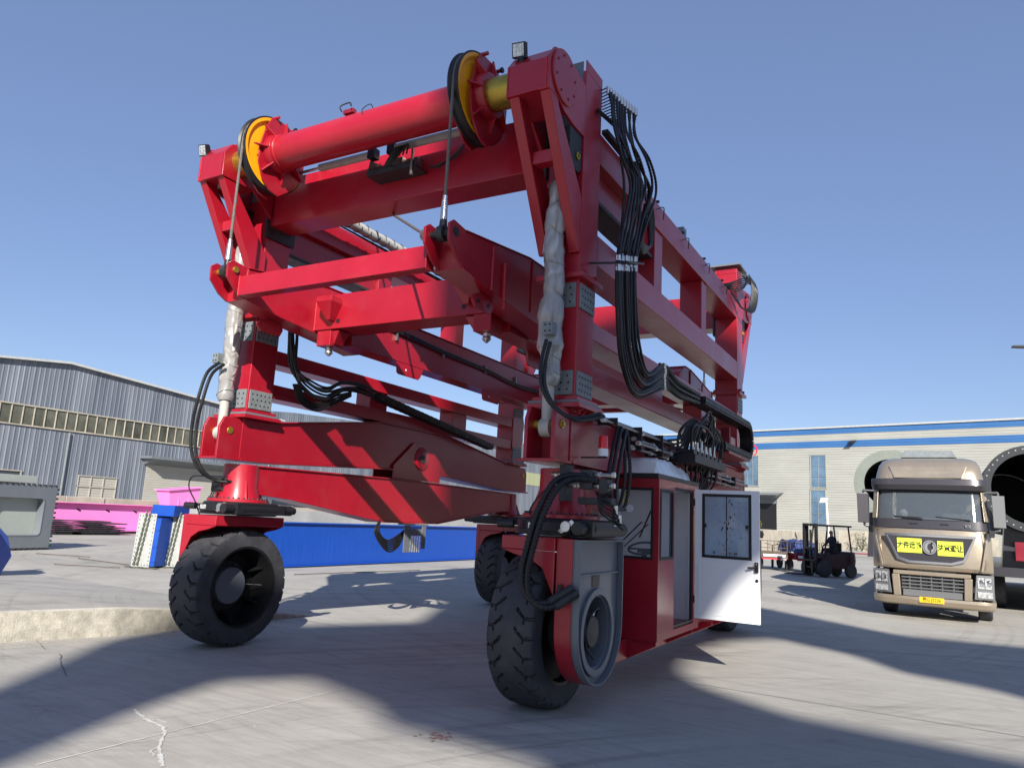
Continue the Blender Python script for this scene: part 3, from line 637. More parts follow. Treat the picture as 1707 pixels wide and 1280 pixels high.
# ---- hydraulic hoses from the head down the outside of the machine
rnd=random.Random(11)
def V3(px,py,**k): return at(px,py,**k)
outer=[(1014,150),(1023,205),(1034,258),(1046,310),(1034,380),(1029,438),(1029,520),(1035,606),(1060,661),(1107,648),(1134,664),(1166,674)]
inner=[(1060,186),(1061,228),(1078,272),(1090,318),(1080,372),(1061,440),(1061,520),(1066,580),(1082,622),(1107,608),(1130,634),(1166,657)]
m=mb(); NH=11; ff=mb(); 
for i in range(NH):
    f=i/(NH-1); pts=[]; xo=.42+.10*((i*7)%4)/4
    for k,(a,b) in enumerate(zip(outer,inner)):
        j=(0,4,7,9,8,1,1,1.5,2,.8,1.2,.3)[k]
        px=a[0]+(b[0]-a[0])*f+rnd.uniform(-j,j); py=a[1]+(b[1]-a[1])*f+rnd.uniform(-j,j)*.6
        pts.append(at(px,py,z=6.08) if k==0 else at(px,py,x=(.36 if k==1 else .45 if k==9 else xo)))
    hose(m,pts,.0145,True,8,.018)
    o_=pts[0]; ff.cyl((.05,o_.y+.06,o_.z+.02),(o_.x,o_.y,o_.z+.03),.007,6)
    ff.mi=1; ff.cyl(o_+Vector((0,0,.035)),o_-Vector((0,0,.05)),.019,8); 
    q=pts[5]; ff.cyl(q+Vector((0,0,.075)),q+Vector((0,0,.02)),.018,8); ff.cyl(q-Vector((0,0,.02)),q-Vector((0,0,.085)),.020,8)
    q=pts[9]; d=(pts[10]-pts[8]).normalized(); ff.cyl(q-d*.035,q+d*.035,.019,8); ff.mi=0
for k in range(5):
    a=at(1066+rnd.uniform(-4,6),300,x=.40); hose(m,[a,at(1080+2*k,350,x=.36),at(1083+k,405,x=.34),at(1072+k,422-3*k,x=.36),at(1066+k,395,x=.38),at(1075+k,340,x=.42)],.014,False,7)
for k in range(4): hose(m,[at(1040+6*k,270,x=.44),at(1056+4*k,300,x=.5),at(1048+6*k,360,x=.5),at(1036+6*k,420,x=.48)],.015,False,7)
hb=m.build('hose_bundle','hose',carrier)
a=at(1066,437,x=.53); b=at(1024,441,x=.40)
ff.tube([(.19,b.y-.12,b.z),tuple(b-Vector((.0,.05,0))),(a.x+.02,b.y,b.z),(a.x+.02,a.y+.06,a.z)],.012,6)
ff.build('hose_clamp',['black','zinc'],carrier); ff=mb(); ff.box(.385,.41,at(1107,630,x=.45).y-.015,at(1107,630,x=.45).y+.015,3.14,3.46)
ff.build('hose_clamp',['black','zinc'],carrier); ff=mb(); o0,o1=at(1008,168,x=.33),at(1028,212,x=.33); ff.tube([(.21,o0.y+.1,o0.z-.02),(.36,o1.y+.1,o1.z-.02)],.03,4)
ff.build('hose_clamp',['black','zinc'],carrier); ff=mb(); ff.box(.192,.26,.22,1.0,5.615,5.66); ff.build('cable_tray','black',carrier)
# energy chain with U-turn
def chain_run(path,w,h,step,name,parent,x0):
    m=mb(); P=resample(path,step)
    for i,(a,b) in enumerate(zip(P,P[1:])):
        d=(b-a); L=d.length
        if L<step*.5: continue
        d.normalize(); n=Vector((0,-d.z,d.y))*h/2; e=d*L*.41; c=(a+b)/2
        hh=1.0 if i%2 else .93
        m.hull8([c-e-n*hh+Vector((0,0,0)),c-e-n*hh+Vector((w,0,0)),c+e-n*hh+Vector((w,0,0)),c+e-n*hh,c-e+n*hh,c-e+n*hh+Vector((w,0,0)),c+e+n*hh+Vector((w,0,0)),c+e+n*hh])
        m.cyl(c+Vector((w,0,0)),c+Vector((w+.008,0,0)),h*.28,8)
    return m.build(name,'hose',parent,.003)
yb_=5.72; r_=.25; zc=3.05
path=[Vector((.33,3.05+.1*k,3.27+.03*k/27)) for k in range(27)]+[Vector((.33,yb_+r_*math.sin(t),zc+r_*math.cos(t))) for t in [k*PI/12 for k in range(13)]]+[Vector((.33,yb_-.1*k,2.80)) for k in range(1,17)]
chain_run(path,.20,.11,.062,'energy_chain',carrier,.33)
path=[Vector((-4.10,1.95+.1*k,3.30-.012*k)) for k in range(34)]
chain_run(path,.16,.10,.062,'energy_chain',carrier,-4.1)
m=mb(); m.box(.30,.56,4.2,5.6,2.70,2.735); m.box(.195,.30,4.4,4.5,2.70,2.9); m.box(.195,.33,5.2,5.3,2.70,3.2); m.build('chain_tray','red_dark',carrier,.004)
# valve manifold and the tangle of hoses
m=mb(); m.box(.32,.62,2.28,3.78,2.40,2.50); m.box(.20,.32,2.5,2.6,2.38,2.48); m.box(.20,.32,3.4,3.5,2.38,2.48)
for k in range(7): m.box(.36,.58,2.36+k*.2,2.50+k*.2,2.50,2.56)
m.mi=1
for k in range(13):
    y=2.42+k*.10; x=.42+.1*(k%2); m.cyl((x,y,2.55),(x,y,2.68+.02*(k%3)),.018,8); m.cyl((x,y,2.57),(x,y,2.60),.026,6)
vm=m.build('valve_manifold',['black','zinc'],carrier,.004)
m=mb()
for k in range(13):
    y=2.42+k*.10; x=.42+.1*(k%2); pk=2.86+rnd.uniform(-.02,.28); e=y+rnd.uniform(.35,1.1) if k<9 else y-rnd.uniform(.5,1.2)
    hose(m,[(x,y,2.66),(x+rnd.uniform(-.03,.05),y+rnd.uniform(-.05,.05),2.8),(x+rnd.uniform(0,.08),(y+e)/2,pk),(x+.02,e,2.72+rnd.uniform(0,.12)),(x-.02,e+.05,2.5)],.016,k%2==0,7)
for k in range(6): 
    hose(m,[(.45+.02*k,3.3+.1*k,2.68),(.47,3.7+.08*k,2.98-.04*k),(.45,4.05,2.84),(.40+.02*k,4.3,2.80)],.015,False,7)
for k in range(12):
    y=2.5+k*.095; hose(m,[(.40+.04*(k%4),y+.12,2.40),(.42+.03*(k%3),y+.10,2.2),(.36,2.95+(y-3)*.55,1.95),(.30,3.0+(y-3)*.4,1.6)],.014,False,6)
for k in range(5): hose(m,[(.36,2.05+.03*k,2.63-.05*k),(.45,2.25+.06*k,2.68-.03*k),(.48,2.45+.05*k,2.85+.02*k),(.44,2.7+.1*k,2.72)],.015,k%2==0,7)
m.build('hose_tangle','hose',carrier)
# steel pipes along the beam
for (y0,y1,z,x) in ((.05,2.3,2.635,.30),(.1,2.2,2.60,.36),(1.0,2.2,2.525,.33),(.95,2.1,2.43,.33),(1.0,2.1,2.48,.38),(3.75,6.1,2.42,.34),(3.8,6.15,2.36,.38),(3.8,5.9,2.30,.34)):
    m=mb(); m.cyl((x,y0,z),(x,y1,z),.019 if z>2.6 else .014,10); m.mi=1
    for q in (y0,y1,(y0+y1)/2): m.cyl((x,q-.03,z),(x,q+.03,z),.028,6)
    m.build('steel_pipe',['steel','zinc'],carrier,.002)
for y in (.35,1.05,1.75,4.2,5.3):
    m=mb(); m.box(.19,.40,y-.008,y+.008,2.41 if 1<y<3 else 2.585 if y<1 else 2.30,2.655 if y<3 else 2.44); m.build('pipe_bracket','black',carrier,.002)
for k in range(6):
    x=.16-.02*k; m=mb(); m.cyl((x,.25,5.625+.016*(k%2)),(x,D-.25,5.625+.016*(k%2)),.011,6); m.build('steel_pipe','steel',carrier)
for y in (1.0,2.1,3.2,4.3,5.4):
    m=mb(); m.box(.02,.19,y-.015,y+.015,5.642,5.67); m.build('pipe_bracket','black',carrier)
m=mb(); m.box(.0,.10,3.45,3.6,5.615,5.86); m.build('junction_box','grey_paint',carrier,.006)
m=mb(); rnd=random.Random(4)
for k in range(6): hose(m,[(.10+.03*k,5.6,5.66),(.24,5.9+.02*k,5.62+.04*k),(.34,6.2+.05*k,5.75+.05*k),(.36,6.45+.1*k,6.02),(.22,6.4+.12*k,6.12)],.014,False,6)
for k in range(6): hose(m,[(.36,6.55+.1*k,6.1),(.40,6.6+.1*k,5.9),(.38,6.5+.07*k,5.5),(.30,6.3,5.42),(.26,6.0+.04*k,5.5),(.22,5.8,5.58)],.014,False,6)
m.build('hose_bundle','hose',carrier)
for y in (2.1,3.2,4.3,5.4):
    m=mb(); hose(m,[(.20,y-.12,5.5),(.25,y,5.56),(.22,y+.08,5.44)],.007,False,5); m.build('sensor_cable','hose',carrier)
# loops in front of the column, long feed hoses to the fork and the cylinders
m=mb()
A=[at(1036,712,x=.38),at(1026,760,x=.45),at(1018,815,x=.45),at(1020,842,x=.42),at(1034,838,x=.42),at(1042,790,x=.45),at(1040,740,x=.42),at(1037,715,x=.36)]
hose(m,A,.018); hose(m,[p+Vector((.03,.05,-.02)) for p in A],.018); hose(m,[p+Vector((-.03,-.03,.0)) for p in A[:4]],.017)
m.build('hose_loop','hose',carrier)
def feed(pxs,y0,r=.027,off=None):
    m=mb(); P=[at(a,b,y=yy) for a,b,yy in pxs]
    hose(m,P,r,True,10,.017); hose(m,[p+Vector(off or (.048,.01,-.03)) for p in P],r,True,10,.017); return m
feed([(990,797,-.28),(958,792,-.38),(925,802,-.55),(897,850,-.66),(880,905,-.70),(870,950,-.72),(874,985,-.72),(893,1004,-.70),(920,1002,-.62),(950,982,-.52)],0).build('feed_hose','hose',carrier)
m=mb(); a=at(916,1003,y=-.63); b=at(953,980,y=-.515)
for o_ in (Vector((0,0,0)),Vector((.05,.01,-.035))): m.cyl(a+o_,b+o_,.036,12)
m.mi=1; m.box(.235,.275,-.514,-.511,.96,1.12); m.build('hose_sleeve',['dark_steel','black'],carrier)
feed([(911,566,-.55),(903,600,-.60),(902,640,-.64),(920,675,-.6),(950,695,-.5),(975,695,-.3),(1000,690,-.1)],0,.018,(.03,.02,-.02)).build('feed_hose','hose',carrier)
feed([(366,604,-.55),(345,622,-.58),(330,665,-.62),(320,710,-.60),(319,750,-.58),(330,780,-.50),(352,797,-.35),(380,800,-.2)],0,.020,(.06,.02,-.02)).build('feed_hose','hose',carrier)
m=mb(); P=[at(a,b,y=-.3) for a,b in ((380,795),(340,793),(320,795),(315,812),(325,835),(333,858))]; hose(m,P,.009,False,6)
for k in range(4): hose(m,[at(378,812+4*k,y=-.2),at(358+3*k,815,y=-.25),at(352+3*k,830,y=-.25),at(375,842-3*k,y=-.2)],.008,False,6)
m.box(*sorted((at(352,812,y=-.2).x,at(376,812,y=-.2).x)),-.2,-.1,1.78,1.9)
m.build('sensor_cable','hose',carrier)
# valve blocks on the right front column
m=mb(); 
for z in (2.06,1.97):
    m.cyl((.02,-.26,z),(.62,-.26,z-.005),.022,10)
m.mi=1; m.box(.13,.20,-.34,-.20,1.82,2.14); m.box(.32,.44,-.32,-.2,1.93,2.10); m.box(.50,.58,-.31,-.2,1.90,2.02); m.box(.30,.62,-.30,-.2,1.80,1.86)
m.mi=2
for x in (.05,.09,.24,.28,.47,.60): m.cyl((x,-.26,2.06),(x+.03,-.26,2.06),.028,6); m.cyl((x,-.26,1.965),(x+.03,-.26,1.965),.026,6)
m.cyl((.62,-.2,1.62),(.62,-.2,1.80),.02,8); m.cyl((.655,-.2,1.64),(.655,-.2,1.72),.02,8)
m.build('valve_block',['steel','dark_steel','zinc'],carrier,.003)
m=mb(); hose(m,[(.02,-.28,1.95),(-.05,-.36,1.86),(-.13,-.38,1.72),(-.05,-.42,1.66),(.12,-.42,1.60)],.008,False,6)
for k in range(6): hose(m,[(.45+.03*k,-.26,1.92),(.52,-.34,1.86-.02*k),(.62+.02*k,-.28,1.80-.04*k),(.6,-.22,1.66)],.008,False,5)
m.build('sensor_cable','hose',carrier)
# beacon
p=at(1005,757,x=.40); m=mb(); m.cyl(p+Vector((0,0,-.02)),p+Vector((0,0,.05)),.048,20); m.mi=2; m.tube([p+Vector((-.22,0,-.03)),p+Vector((.04,0,-.03))],.008,6); m.mi=1
m.lathe(p,[(.051,.044),(.15,.042),(.17,.034),(.176,.01)],'z',24); m.build('warning_beacon',['white_inner','beacon_red','black'],carrier,.002)
# left frame: hoses hanging beside the leg and the wrapped tube at the top
m=mb(); rnd=random.Random(8)
for k in range(8):
    f=k/7; pp=[(487+10*f,470),(484+9*f,560),(486+12*f,612),(505+18*f,648-8*f),(540+6*f,668-22*f),(572,652-14*f),(600,652-12*f),(625,664-10*f)]
    hose(m,[at(a+rnd.uniform(-3,3),b+rnd.uniform(-3,3),x=-4.06+.06*(k%3)) for a,b in pp],.015,k%2==0,7)
for k in range(4): hose(m,[at(489+3*k,640,x=-4.0),at(500+3*k,670-2*k,x=-3.98),at(530,684-4*k,x=-3.98),at(560,672-4*k,x=-4.0),at(585,660-2*k,x=-4.04)],.015,False,7)
m.build('hose_bundle','hose',carrier)
m=mb(); P=[(-3.93,.35+.1*k,5.60+.004*math.sin(k)) for k in range(58)]; m.tube(P,.075,16)
m.mi=1
for k in range(26):
    y=.9+.2*k; m.tube([(-3.93+.08*math.cos(t),y+.07*t/6.28,5.60+.08*math.sin(t)) for t in [i*PI/8 for i in range(17)]],.007,4,cap=False)
for k in range(5): m.cyl((-4.0,.5+.02*k,5.53),(-4.0,5.9,5.50-.02*k),.010,6)
m.build('conduit_tube',['grey_pipe','hose'],carrier)
# reel bracket under the left lower beam
m=mb(); x=-4.12
m.box(-4.28,-3.98,3.05,3.45,1.455,1.478); m.box(-4.0,-3.985,2.85,3.0,1.05,1.455); m.box(-4.0,-3.985,3.30,3.40,1.10,1.455); m.box(-4.02,-4.0,3.0,3.32,1.30,1.40); m.mi=1
for k in range(5): m.cyl((-4.0,3.03+.06*k,1.30),(-4.0,3.03+.06*k,1.05),.014,8)
m.mi=2
for k in range(6): hose(m,[(-4.1,3.0,1.38-.01*k),(-4.1,2.85,1.30-.035*k),(-4.1,2.6,1.22-.03*k),(-4.12,2.42-.02*k,1.33),(-4.13,2.42,1.52)],.015,False,6)
m.build('hose_bracket',['grey_paint','zinc','hose'],carrier,.003)
# ---- chassis beam, cab, engine housing on the right side
m=mb(); m.box(-.22,.25,.55,6.05,.30,.50); m.build('chassis_beam','red',carrier,.01)
for y in (1.15,2.44,3.3,4.6,5.6):
    m=mb(); m.prism([(.251,.31),(.251,.50),(.55,.50),(.55,.46)],y,y+.016,'y'); m.build('outrigger_plate','red',carrier,.002)
CX0,CX1,CY0,CY1,CZ0,CZ1=-.52,.57,1.12,2.62,.505,2.13
yd0,yd1=1.66,2.40
cabm=mb(); t_=.045
cabm.box(CX0,CX1,CY0,CY1,CZ0,CZ0+.07)
cabm.box(CX0,CX1,CY0,CY1,CZ1-.06,CZ1)
# front wall below window, posts, header
cabm.box(CX0,CX1,CY0,CY0+t_,CZ0+.0701,1.30); cabm.box(CX0,CX1,CY0,CY0+t_,2.03,CZ1-.0601)
cabm.box(CX1-.055,CX1,CY0,CY0+t_,1.3001,2.0299); cabm.box(CX0,CX0+.055,CY0,CY0+t_,1.3001,2.0299)
# door side
cabm.box(CX1-t_,CX1,CY0+t_+.0005,yd0,CZ0+.0701,1.30); cabm.box(CX1-t_,CX1,CY0+t_+.0005,yd0,2.03,CZ1-.0601); cabm.box(CX1-t_,CX1,yd0-.04,yd0,1.3001,2.0299) 
cabm.box(CX1-t_,CX1,yd1,CY1,CZ0+.0701,CZ1-.0601); cabm.box(CX1-t_,CX1,yd0+.0005,yd1-.0005,2.07,CZ1-.0601)
cab=cabm.build('driver_cab','red',carrier,.006)
m=mb(); m.box(CX0+.0,CX1-t_-.001,CY1-.05,CY1,CZ0+.0705,CZ1-.0605); m.box(CX0,CX0+.03,CY0+t_+.001,CY1-.051,CZ0+.0705,CZ1-.0605); m.box(CX0+.04,CX1-t_-.03,CY0+t_+.03,CY1-.06,CZ1-.075,CZ1-.062)
m.box(CX1-t_-.02,CX1-t_-.001,yd1+.002,CY1-.052,CZ0+.0705,CZ1-.0605); m.box(CX0+.031,CX1-t_-.03,CY0+t_+.002,CY0+t_+.02,.58,1.29)
m.build('cab_lining','white_inner',cab,.004)
m=mb(); z0,z1=1.30,2.03
for (a,b,c,d) in ((CX0+.055,CX1-.055,z0,z1),): m.frame([(a,c),(b,c),(b,d),(a,d)],[(a+.028,c+.028),(b-.028,c+.028),(b-.028,d-.028),(a+.028,d-.028)],CY0-.004,CY0+.03,'y')
m.frame([(CY0+.06,z0),(yd0-.042,z0),(yd0-.042,z1),(CY0+.06,z1)],[(CY0+.09,z0+.03),(yd0-.07,z0+.03),(yd0-.07,z1-.03),(CY0+.09,z1-.03)],CX1-.03,CX1+.004,'x')
m.frame([(yd0+.002,CZ0+.08),(yd1-.002,CZ0+.08),(yd1-.002,2.068),(yd0+.002,2.068)],[(yd0+.03,CZ0+.11),(yd1-.03,CZ0+.11),(yd1-.03,2.04),(yd0+.03,2.04)],CX1-.035,CX1-.008,'x')
m.box(CX0-.03,CX1+.0,CY0-.03,CY1+.02,CZ1+.002,CZ1+.05)
m.build('window_seal','black',cab,.003)
m=mb(); m.box(CX0+.08,CX1-.08,CY0+.012,CY0+.018,z0+.02,z1-.02); m.build('windscreen','glass',cab)
m=mb(); m.box(CX1-.02,CX1-.014,CY0+.08,yd0-.06,z0+.02,z1-.02); m.build('side_window','glass',cab)
m=mb(); rim=[(.28+.17*math.cos(t),1.52+.15*math.sin(t),1.40+.06*math.sin(t)) for t in [k*PI/14 for k in range(29)]]; m.tube(rim,.013,8,cap=False)
m.cyl((.28,1.52,1.38),(.28,1.56,1.0),.03,10); m.cyl((.12,1.48,1.39),(.44,1.48,1.39),.011,6); m.box(.22,.34,1.47,1.57,1.355,1.39)
m.box(.05,.48,1.20,1.34,1.0,1.22)
m.build('steering_wheel','black',cab,.003)
m=mb(); m.cyl((.05,CY0-.03,1.33),(.40,CY0-.025,1.68),.007,6); m.cyl((.12,CY0-.03,1.33),(.47,CY0-.025,1.66),.006,6); m.cyl((.38,CY0-.03,1.52),(.50,CY0-.03,1.80),.009,6); m.box(.02,.16,CY0-.04,CY0-.006,1.29,1.33); m.build('wiper','black',cab)
m=mb(); q=at(1050,847,y=.95); m.lathe(q,[(0,.038),(.012,.036),(.02,.02)],'y',24); m.mi=1; m.tube([q+Vector((0,.02,0)),q+Vector((-.1,.02,-.03)),(CX0+.5,.98,1.75)],.008,6); m.mi=2
q=at(1041,830,y=.9); m.frame([(q.x-.035,q.z-.045),(q.x+.035,q.z-.045),(q.x+.035,q.z+.045),(q.x-.035,q.z+.045)],[(q.x-.012,q.z-.022),(q.x+.04,q.z-.018),(q.x+.04,q.z+.018),(q.x-.012,q.z+.022)],q.y-.02,q.y+.02,'y'); m.mi=3; m.box(q.x-.16,q.x-.06,q.y,q.y+.06,1.62,2.0)
m.build('cab_mirror',['white_inner','black','yellow_bright','lightgrey'],cab)
# plastic-covered air conditioner on the roof
m=mb(); gx,gy=22,26; rnd=random.Random(2); G=[]
for i in range(gx):
    row=[]
    for j in range(gy):
        u,v=i/(gx-1),j/(gy-1); ed=min(u,1-u,v,1-v); h=.19*min(1,ed/.10)**.5+rnd.uniform(-.008,.010)*(1 if ed>0 else 0)+.02*math.sin(9*v+4*u)*min(1,ed/.2)-.05*v
        row.append(m._v((-.42+u*.98,1.14+v*1.25,CZ1+.052+h)))
    G.append(row)
for i in range(gx-1):
    for j in range(gy-1): m.bm.faces.new((G[i][j],G[i+1][j],G[i+1][j+1],G[i][j+1]))
mat('film',(.80,.80,.79),.25,noise=.1,nscale=6,bump=.5,bscale=14,coat=.6)
m.build('roof_unit_cover','film',cab)
m=mb(); m.cyl((.35,2.45,CZ1+.05),(.35,2.45,CZ1+.13),.09,16); m.lathe((.35,2.45,CZ1),[(.13,.10),(.15,.10)],'z',20); m.build('roof_vent','white_inner',cab)
# open door
dx0,dx1,dy,dz0,dz1=.585,1.315,2.405,.632,2.088
m=mb(); wx0,wx1,wz0,wz1=dx0+.105,dx1-.105,1.335,2.025
m.frame([(dx0,dz0),(dx1,dz0),(dx1,dz1),(dx0,dz1)],[(wx0,wz0),(wx1,wz0),(wx1,wz1),(wx0,wz1)],dy,dy+.038,'y')
m.frame([(dx0+.045,dz0+.05),(dx1-.045,dz0+.05),(dx1-.045,1.285),(dx0+.045,1.285)],[(dx0+.055,dz0+.06),(dx1-.055,dz0+.06),(dx1-.055,1.275),(dx0+.055,1.275)],dy-.004,dy-.0005,'y')
door=m.build('cab_door','white_door',cab,.004)
m=mb(); m.frame([(wx0-.02,wz0-.02),(wx1+.02,wz0-.02),(wx1+.02,wz1+.02),(wx0-.02,wz1+.02)],[(wx0+.012,wz0+.012),(wx1-.012,wz0+.012),(wx1-.012,wz1-.012),(wx0+.012,wz1-.012)],dy-.006,dy+.02,'y')
m.box((wx0+wx1)/2-.006,(wx0+wx1)/2+.006,dy+.003,dy+.012,wz0,wz1); m.build('door_seal','black',door,.002)
mat('glass_blue',(.40,.52,.64),.05,ior=1.5,alpha=.72,noise=.12,nscale=3)
m=mb(); m.box(wx0,wx1,dy+.004,dy+.009,wz0,wz1); m.build('door_glass','glass_blue',door)
m=mb(); rnd=random.Random(9)
for k in range(60):
    x=wx0+.06+min(1,max(0,rnd.gauss(.55,.2)))*(wx1-wx0-.12); z=wz0+.05+rnd.random()*(wz1-wz0-.1) if k>12 else wz0+.04; m.mi=rnd.choice((0,0,1,1,2)); s_=rnd.uniform(.004,.012); m.box(x-s_*.6,x+s_*.6,dy-.0005,dy+.0035,z-s_,z+s_*rnd.uniform(.5,2.2))
m.build('door_glass_marks',['lens','black','hose_green'],door)  # small scattered marks laid on the door glass
m=mb(); m.box(dx1-.05,dx1-.012,dy-.03,dy-.001,1.19,1.30); m.cyl((dx1-.04,dy-.03,1.245),(dx1-.12,dy-.06,1.235),.012,8); m.mi=1; m.cyl((dx1-.031,dy-.031,1.28),(dx1-.031,dy-.034,1.28),.008,8); m.mi=0; m.cyl((dx1-.03,dy-.012,1.10),(dx1-.03,dy,1.10),.018,16)
for x in (wx0+.02,wx1-.03): m.box(x-.012,x+.012,dy-.02,dy-.002,1.66,1.70)
m.build('door_handle',['black','zinc'],door,.003)
for i,z in enumerate((.8,1.9)):
    m=mb(); m.cyl((.578,dy+.005,z),(.578,dy+.005,z+.08),.012,10); m.build('door_hinge','black',door)
for i,ch in enumerate('1423'):
    pass
m=mb(); m.box(-.46,.46,2.72,5.75,.505,1.75); m.mi=1; m.box(.461,.47,3.0,4.1,.7,1.5); m.box(.461,.47,4.3,5.5,.7,1.5)
for k in range(14): m.box(.4705,.478,3.05,4.05,.75+k*.05,.772+k*.05)
m.mi=0; m.build('engine_housing',['red_dark','dark_steel'],carrier,.01)
m=mb(); q=at(1306,878,x=.7); q=Vector((.62,5.9,1.72)); m.box(.42,.55,5.7,5.9,1.45,2.0); m.mi=1; m.frame([(.60,1.70),(.68,1.70),(.68,1.80),(.60,1.80)],[(.625,1.725),(.69,1.73),(.69,1.77),(.625,1.775)],5.75,5.80,'y'); m.mi=0
for k in range(4): hose(m,[(.5,5.72,1.62-.03*k),(.60+.02*k,5.7,1.56-.02*k),(.56,5.7,1.45),(.48,5.72,1.40)],.008,False,5)
m.build('rear_light_box',['dark_steel','yellow_bright'],carrier,.003)

# ================================================================== spreader hanging in the machine
SO=Vector((-W/2,D/2,3.6)); spreader=thing('container_spreader',SO,'red lifting frame hung on steel wire ropes inside the tall machine','lifting frame')
def sb(T=None): m=MB(SO); m.T=T; return m
def ST(mx,my):  # a measured from centre line outward: x=-W/2+a*mx
    return lambda p:(-W/2+p.x*mx, (p.y if my>0 else D-p.y), p.z)
for my in (1,-1):
    T=ST(1,my)
    m=sb(T); m.box(-1.255,1.255,-1.12,-.99,3.865,4.085); m.build('front_beam','red',spreader,.008)
    m=sb(T); m.prism([(-1.28,3.77),(-1.28,4.20),(1.28,4.20),(1.28,3.77)],.07,.45,'y'); mbm=m.build('main_beam','red',spreader,.010)
    for s_ in (1,-1):
        m=sb(T); a=s_*.98; m.hull8([(a-.03,-.02,3.86),(a+.03,-.02,3.86),(a+.03,.069,3.86),(a-.03,.069,3.86),(a-.12,-.12,4.06),(a+.12,-.12,4.06),(a+.12,.069,4.06),(a-.12,.069,4.06)]); m.box(a-.12,a+.12,-.12,.069,4.061,4.13)
        m.build('stop_bracket','red',mbm,.004)
    m=sb(T)
    for s_ in (1,-1): m.box(s_*.90-.025,s_*.90+.025,.064,.0695,3.84,3.885)
    m.build('inspection_hole','black',mbm)
    for mx in (1,-1):
        T=ST(mx,my)
        m=sb(T); m.prism([(-1.00,3.86),(-1.00,4.21),(.24,4.37),(.62,4.37),(.95,4.19),(.95,3.66),(.62,3.70),(-.45,3.79)],1.282,1.585)
        m.prism([(-1.0,4.211),(.24,4.371),(.62,4.371),(.62,4.385),(.24,4.385),(-1.0,4.225)],1.265,1.60); m.box(1.586,1.60,-.50,-.48,3.80,4.25); m.box(1.586,1.605,.30,.32,3.80,4.36)
        arm=m.build('spreader_arm','red',spreader,.006)
        m=sb(T)
        for c,t in ((1.565,.025),(1.30,.025)):
            m.prism([(-1.0,3.86),(-1.12,3.92),(-1.25,4.05),(-1.255,4.20),(-1.19,4.25),(-1.0,4.225)],c,c+t)
        m.mi=1; m.lathe((1.59,-1.155,4.15),[(0,.05),(.004,.05)],'x',24); m.cyl((1.28,-1.155,4.15),(1.60,-1.155,4.15),.035,20); m.mi=0; m.lathe((1.59,-1.10,4.0),[(0,.04),(.006,.04)],'x',16)
        m.build('rope_lug',['red','gold' if mx<0 else 'dark_steel'],arm,.005)
        m=sb(T); m.prism([(-.50,3.79),(-.62,3.74),(-.64,3.68),(-.58,3.62),(-.30,3.62),(-.26,3.70),(-.30,3.789)],1.45,1.48); m.prism([(-.28,3.64),(-.28,4.10),(-.24,4.12),(-.19,3.78),(-.22,3.64)],1.5861,1.606) if 0 else m.hull8([(1.586,-.30,3.66),(1.62,-.30,3.66),(1.62,-.28,3.66),(1.586,-.28,3.66),(1.586,-.30,4.14),(1.60,-.30,4.14),(1.60,-.28,4.14),(1.586,-.28,4.14)])
        m.mi=1
        for y in (-.55,-.36): m.cyl((1.481,y,3.69),(1.486,y,3.69),.022,12)
        m.build('arm_gusset',['red','black'],arm,.003)
        # twist-lock block
        m=sb(T); m.box(1.02,1.24,.09,.33,3.58,3.769); m.hull8([(.90,.10,3.755),(1.02,.10,3.755),(1.02,.30,3.755),(.90,.30,3.755),(1.0,.14,3.60),(1.02,.14,3.60),(1.02,.28,3.60),(1.0,.28,3.60)])
        m.mi=1; m.cyl((1.13,.2,3.58),(1.13,.2,3.54),.045,16); m.lathe((1.13,.2,3.54),[(0,.04),(-.03,.05),(-.07,.012)],'z',16)
        m.build('twist_lock',['red','zinc'],spreader,.006)
        # long beam
        if my>0:
            m=sb(T); m.box(1.01,1.26,.451,D-.451,3.66,4.19)
            for z in (3.645,4.192): m.box(.985,1.265,.451,D-.451,z,z+.013)
            lb=m.build('long_beam','red',spreader,.006)
            for y0 in (1.35,3.55,5.1):
                m=sb(T); m.prism([(y0,3.644),(y0+.02,3.50),(y0+.06,3.48),(y0+.50,3.48),(y0+.54,3.52),(y0+.60,3.644)],.99,1.01); m.mi=1; m.cyl((.989,y0+.2,3.56),(.985,y0+.2,3.56),.015,10); m.build('beam_lug',['red','white_inner'],lb,.003)
            m=sb(T)
            for k in range(3): hose(m,[(.99,.5,4.12-.02*k),(.975,1.3,4.07-.02*k),(.975,2.4,4.02-.022*k),(.975,3.6,3.99-.02*k),(.975,4.6,3.93-.02*k),(.975,5.8,3.97-.02*k)],.011,False,6)
            m.mi=1
            for y in (1.3,2.4,3.6,4.6): m.box(.972,1.008,y-.012,y+.012,3.92,4.05)
            m.build('beam_hose',['hose','steel'],lb)
# slanted tensioning rope
m=sb(); a=Vector((-.93,-1.12,4.16)); b=at(630,342,y=.9); e=a+(b-a)*1.35
m.cyl(a,e,.016,8); m.mi=1; m.cyl(a,a+(b-a)*.05,.05,14); m.cyl(a+(b-a)*.05,a+(b-a)*.10,.028,12,r1=.02); m.cyl(a+Vector((.0,0,0)),a+(b-a)*.03,.062,14)
m.build('stay_rope',['rope','zinc'],spreader)
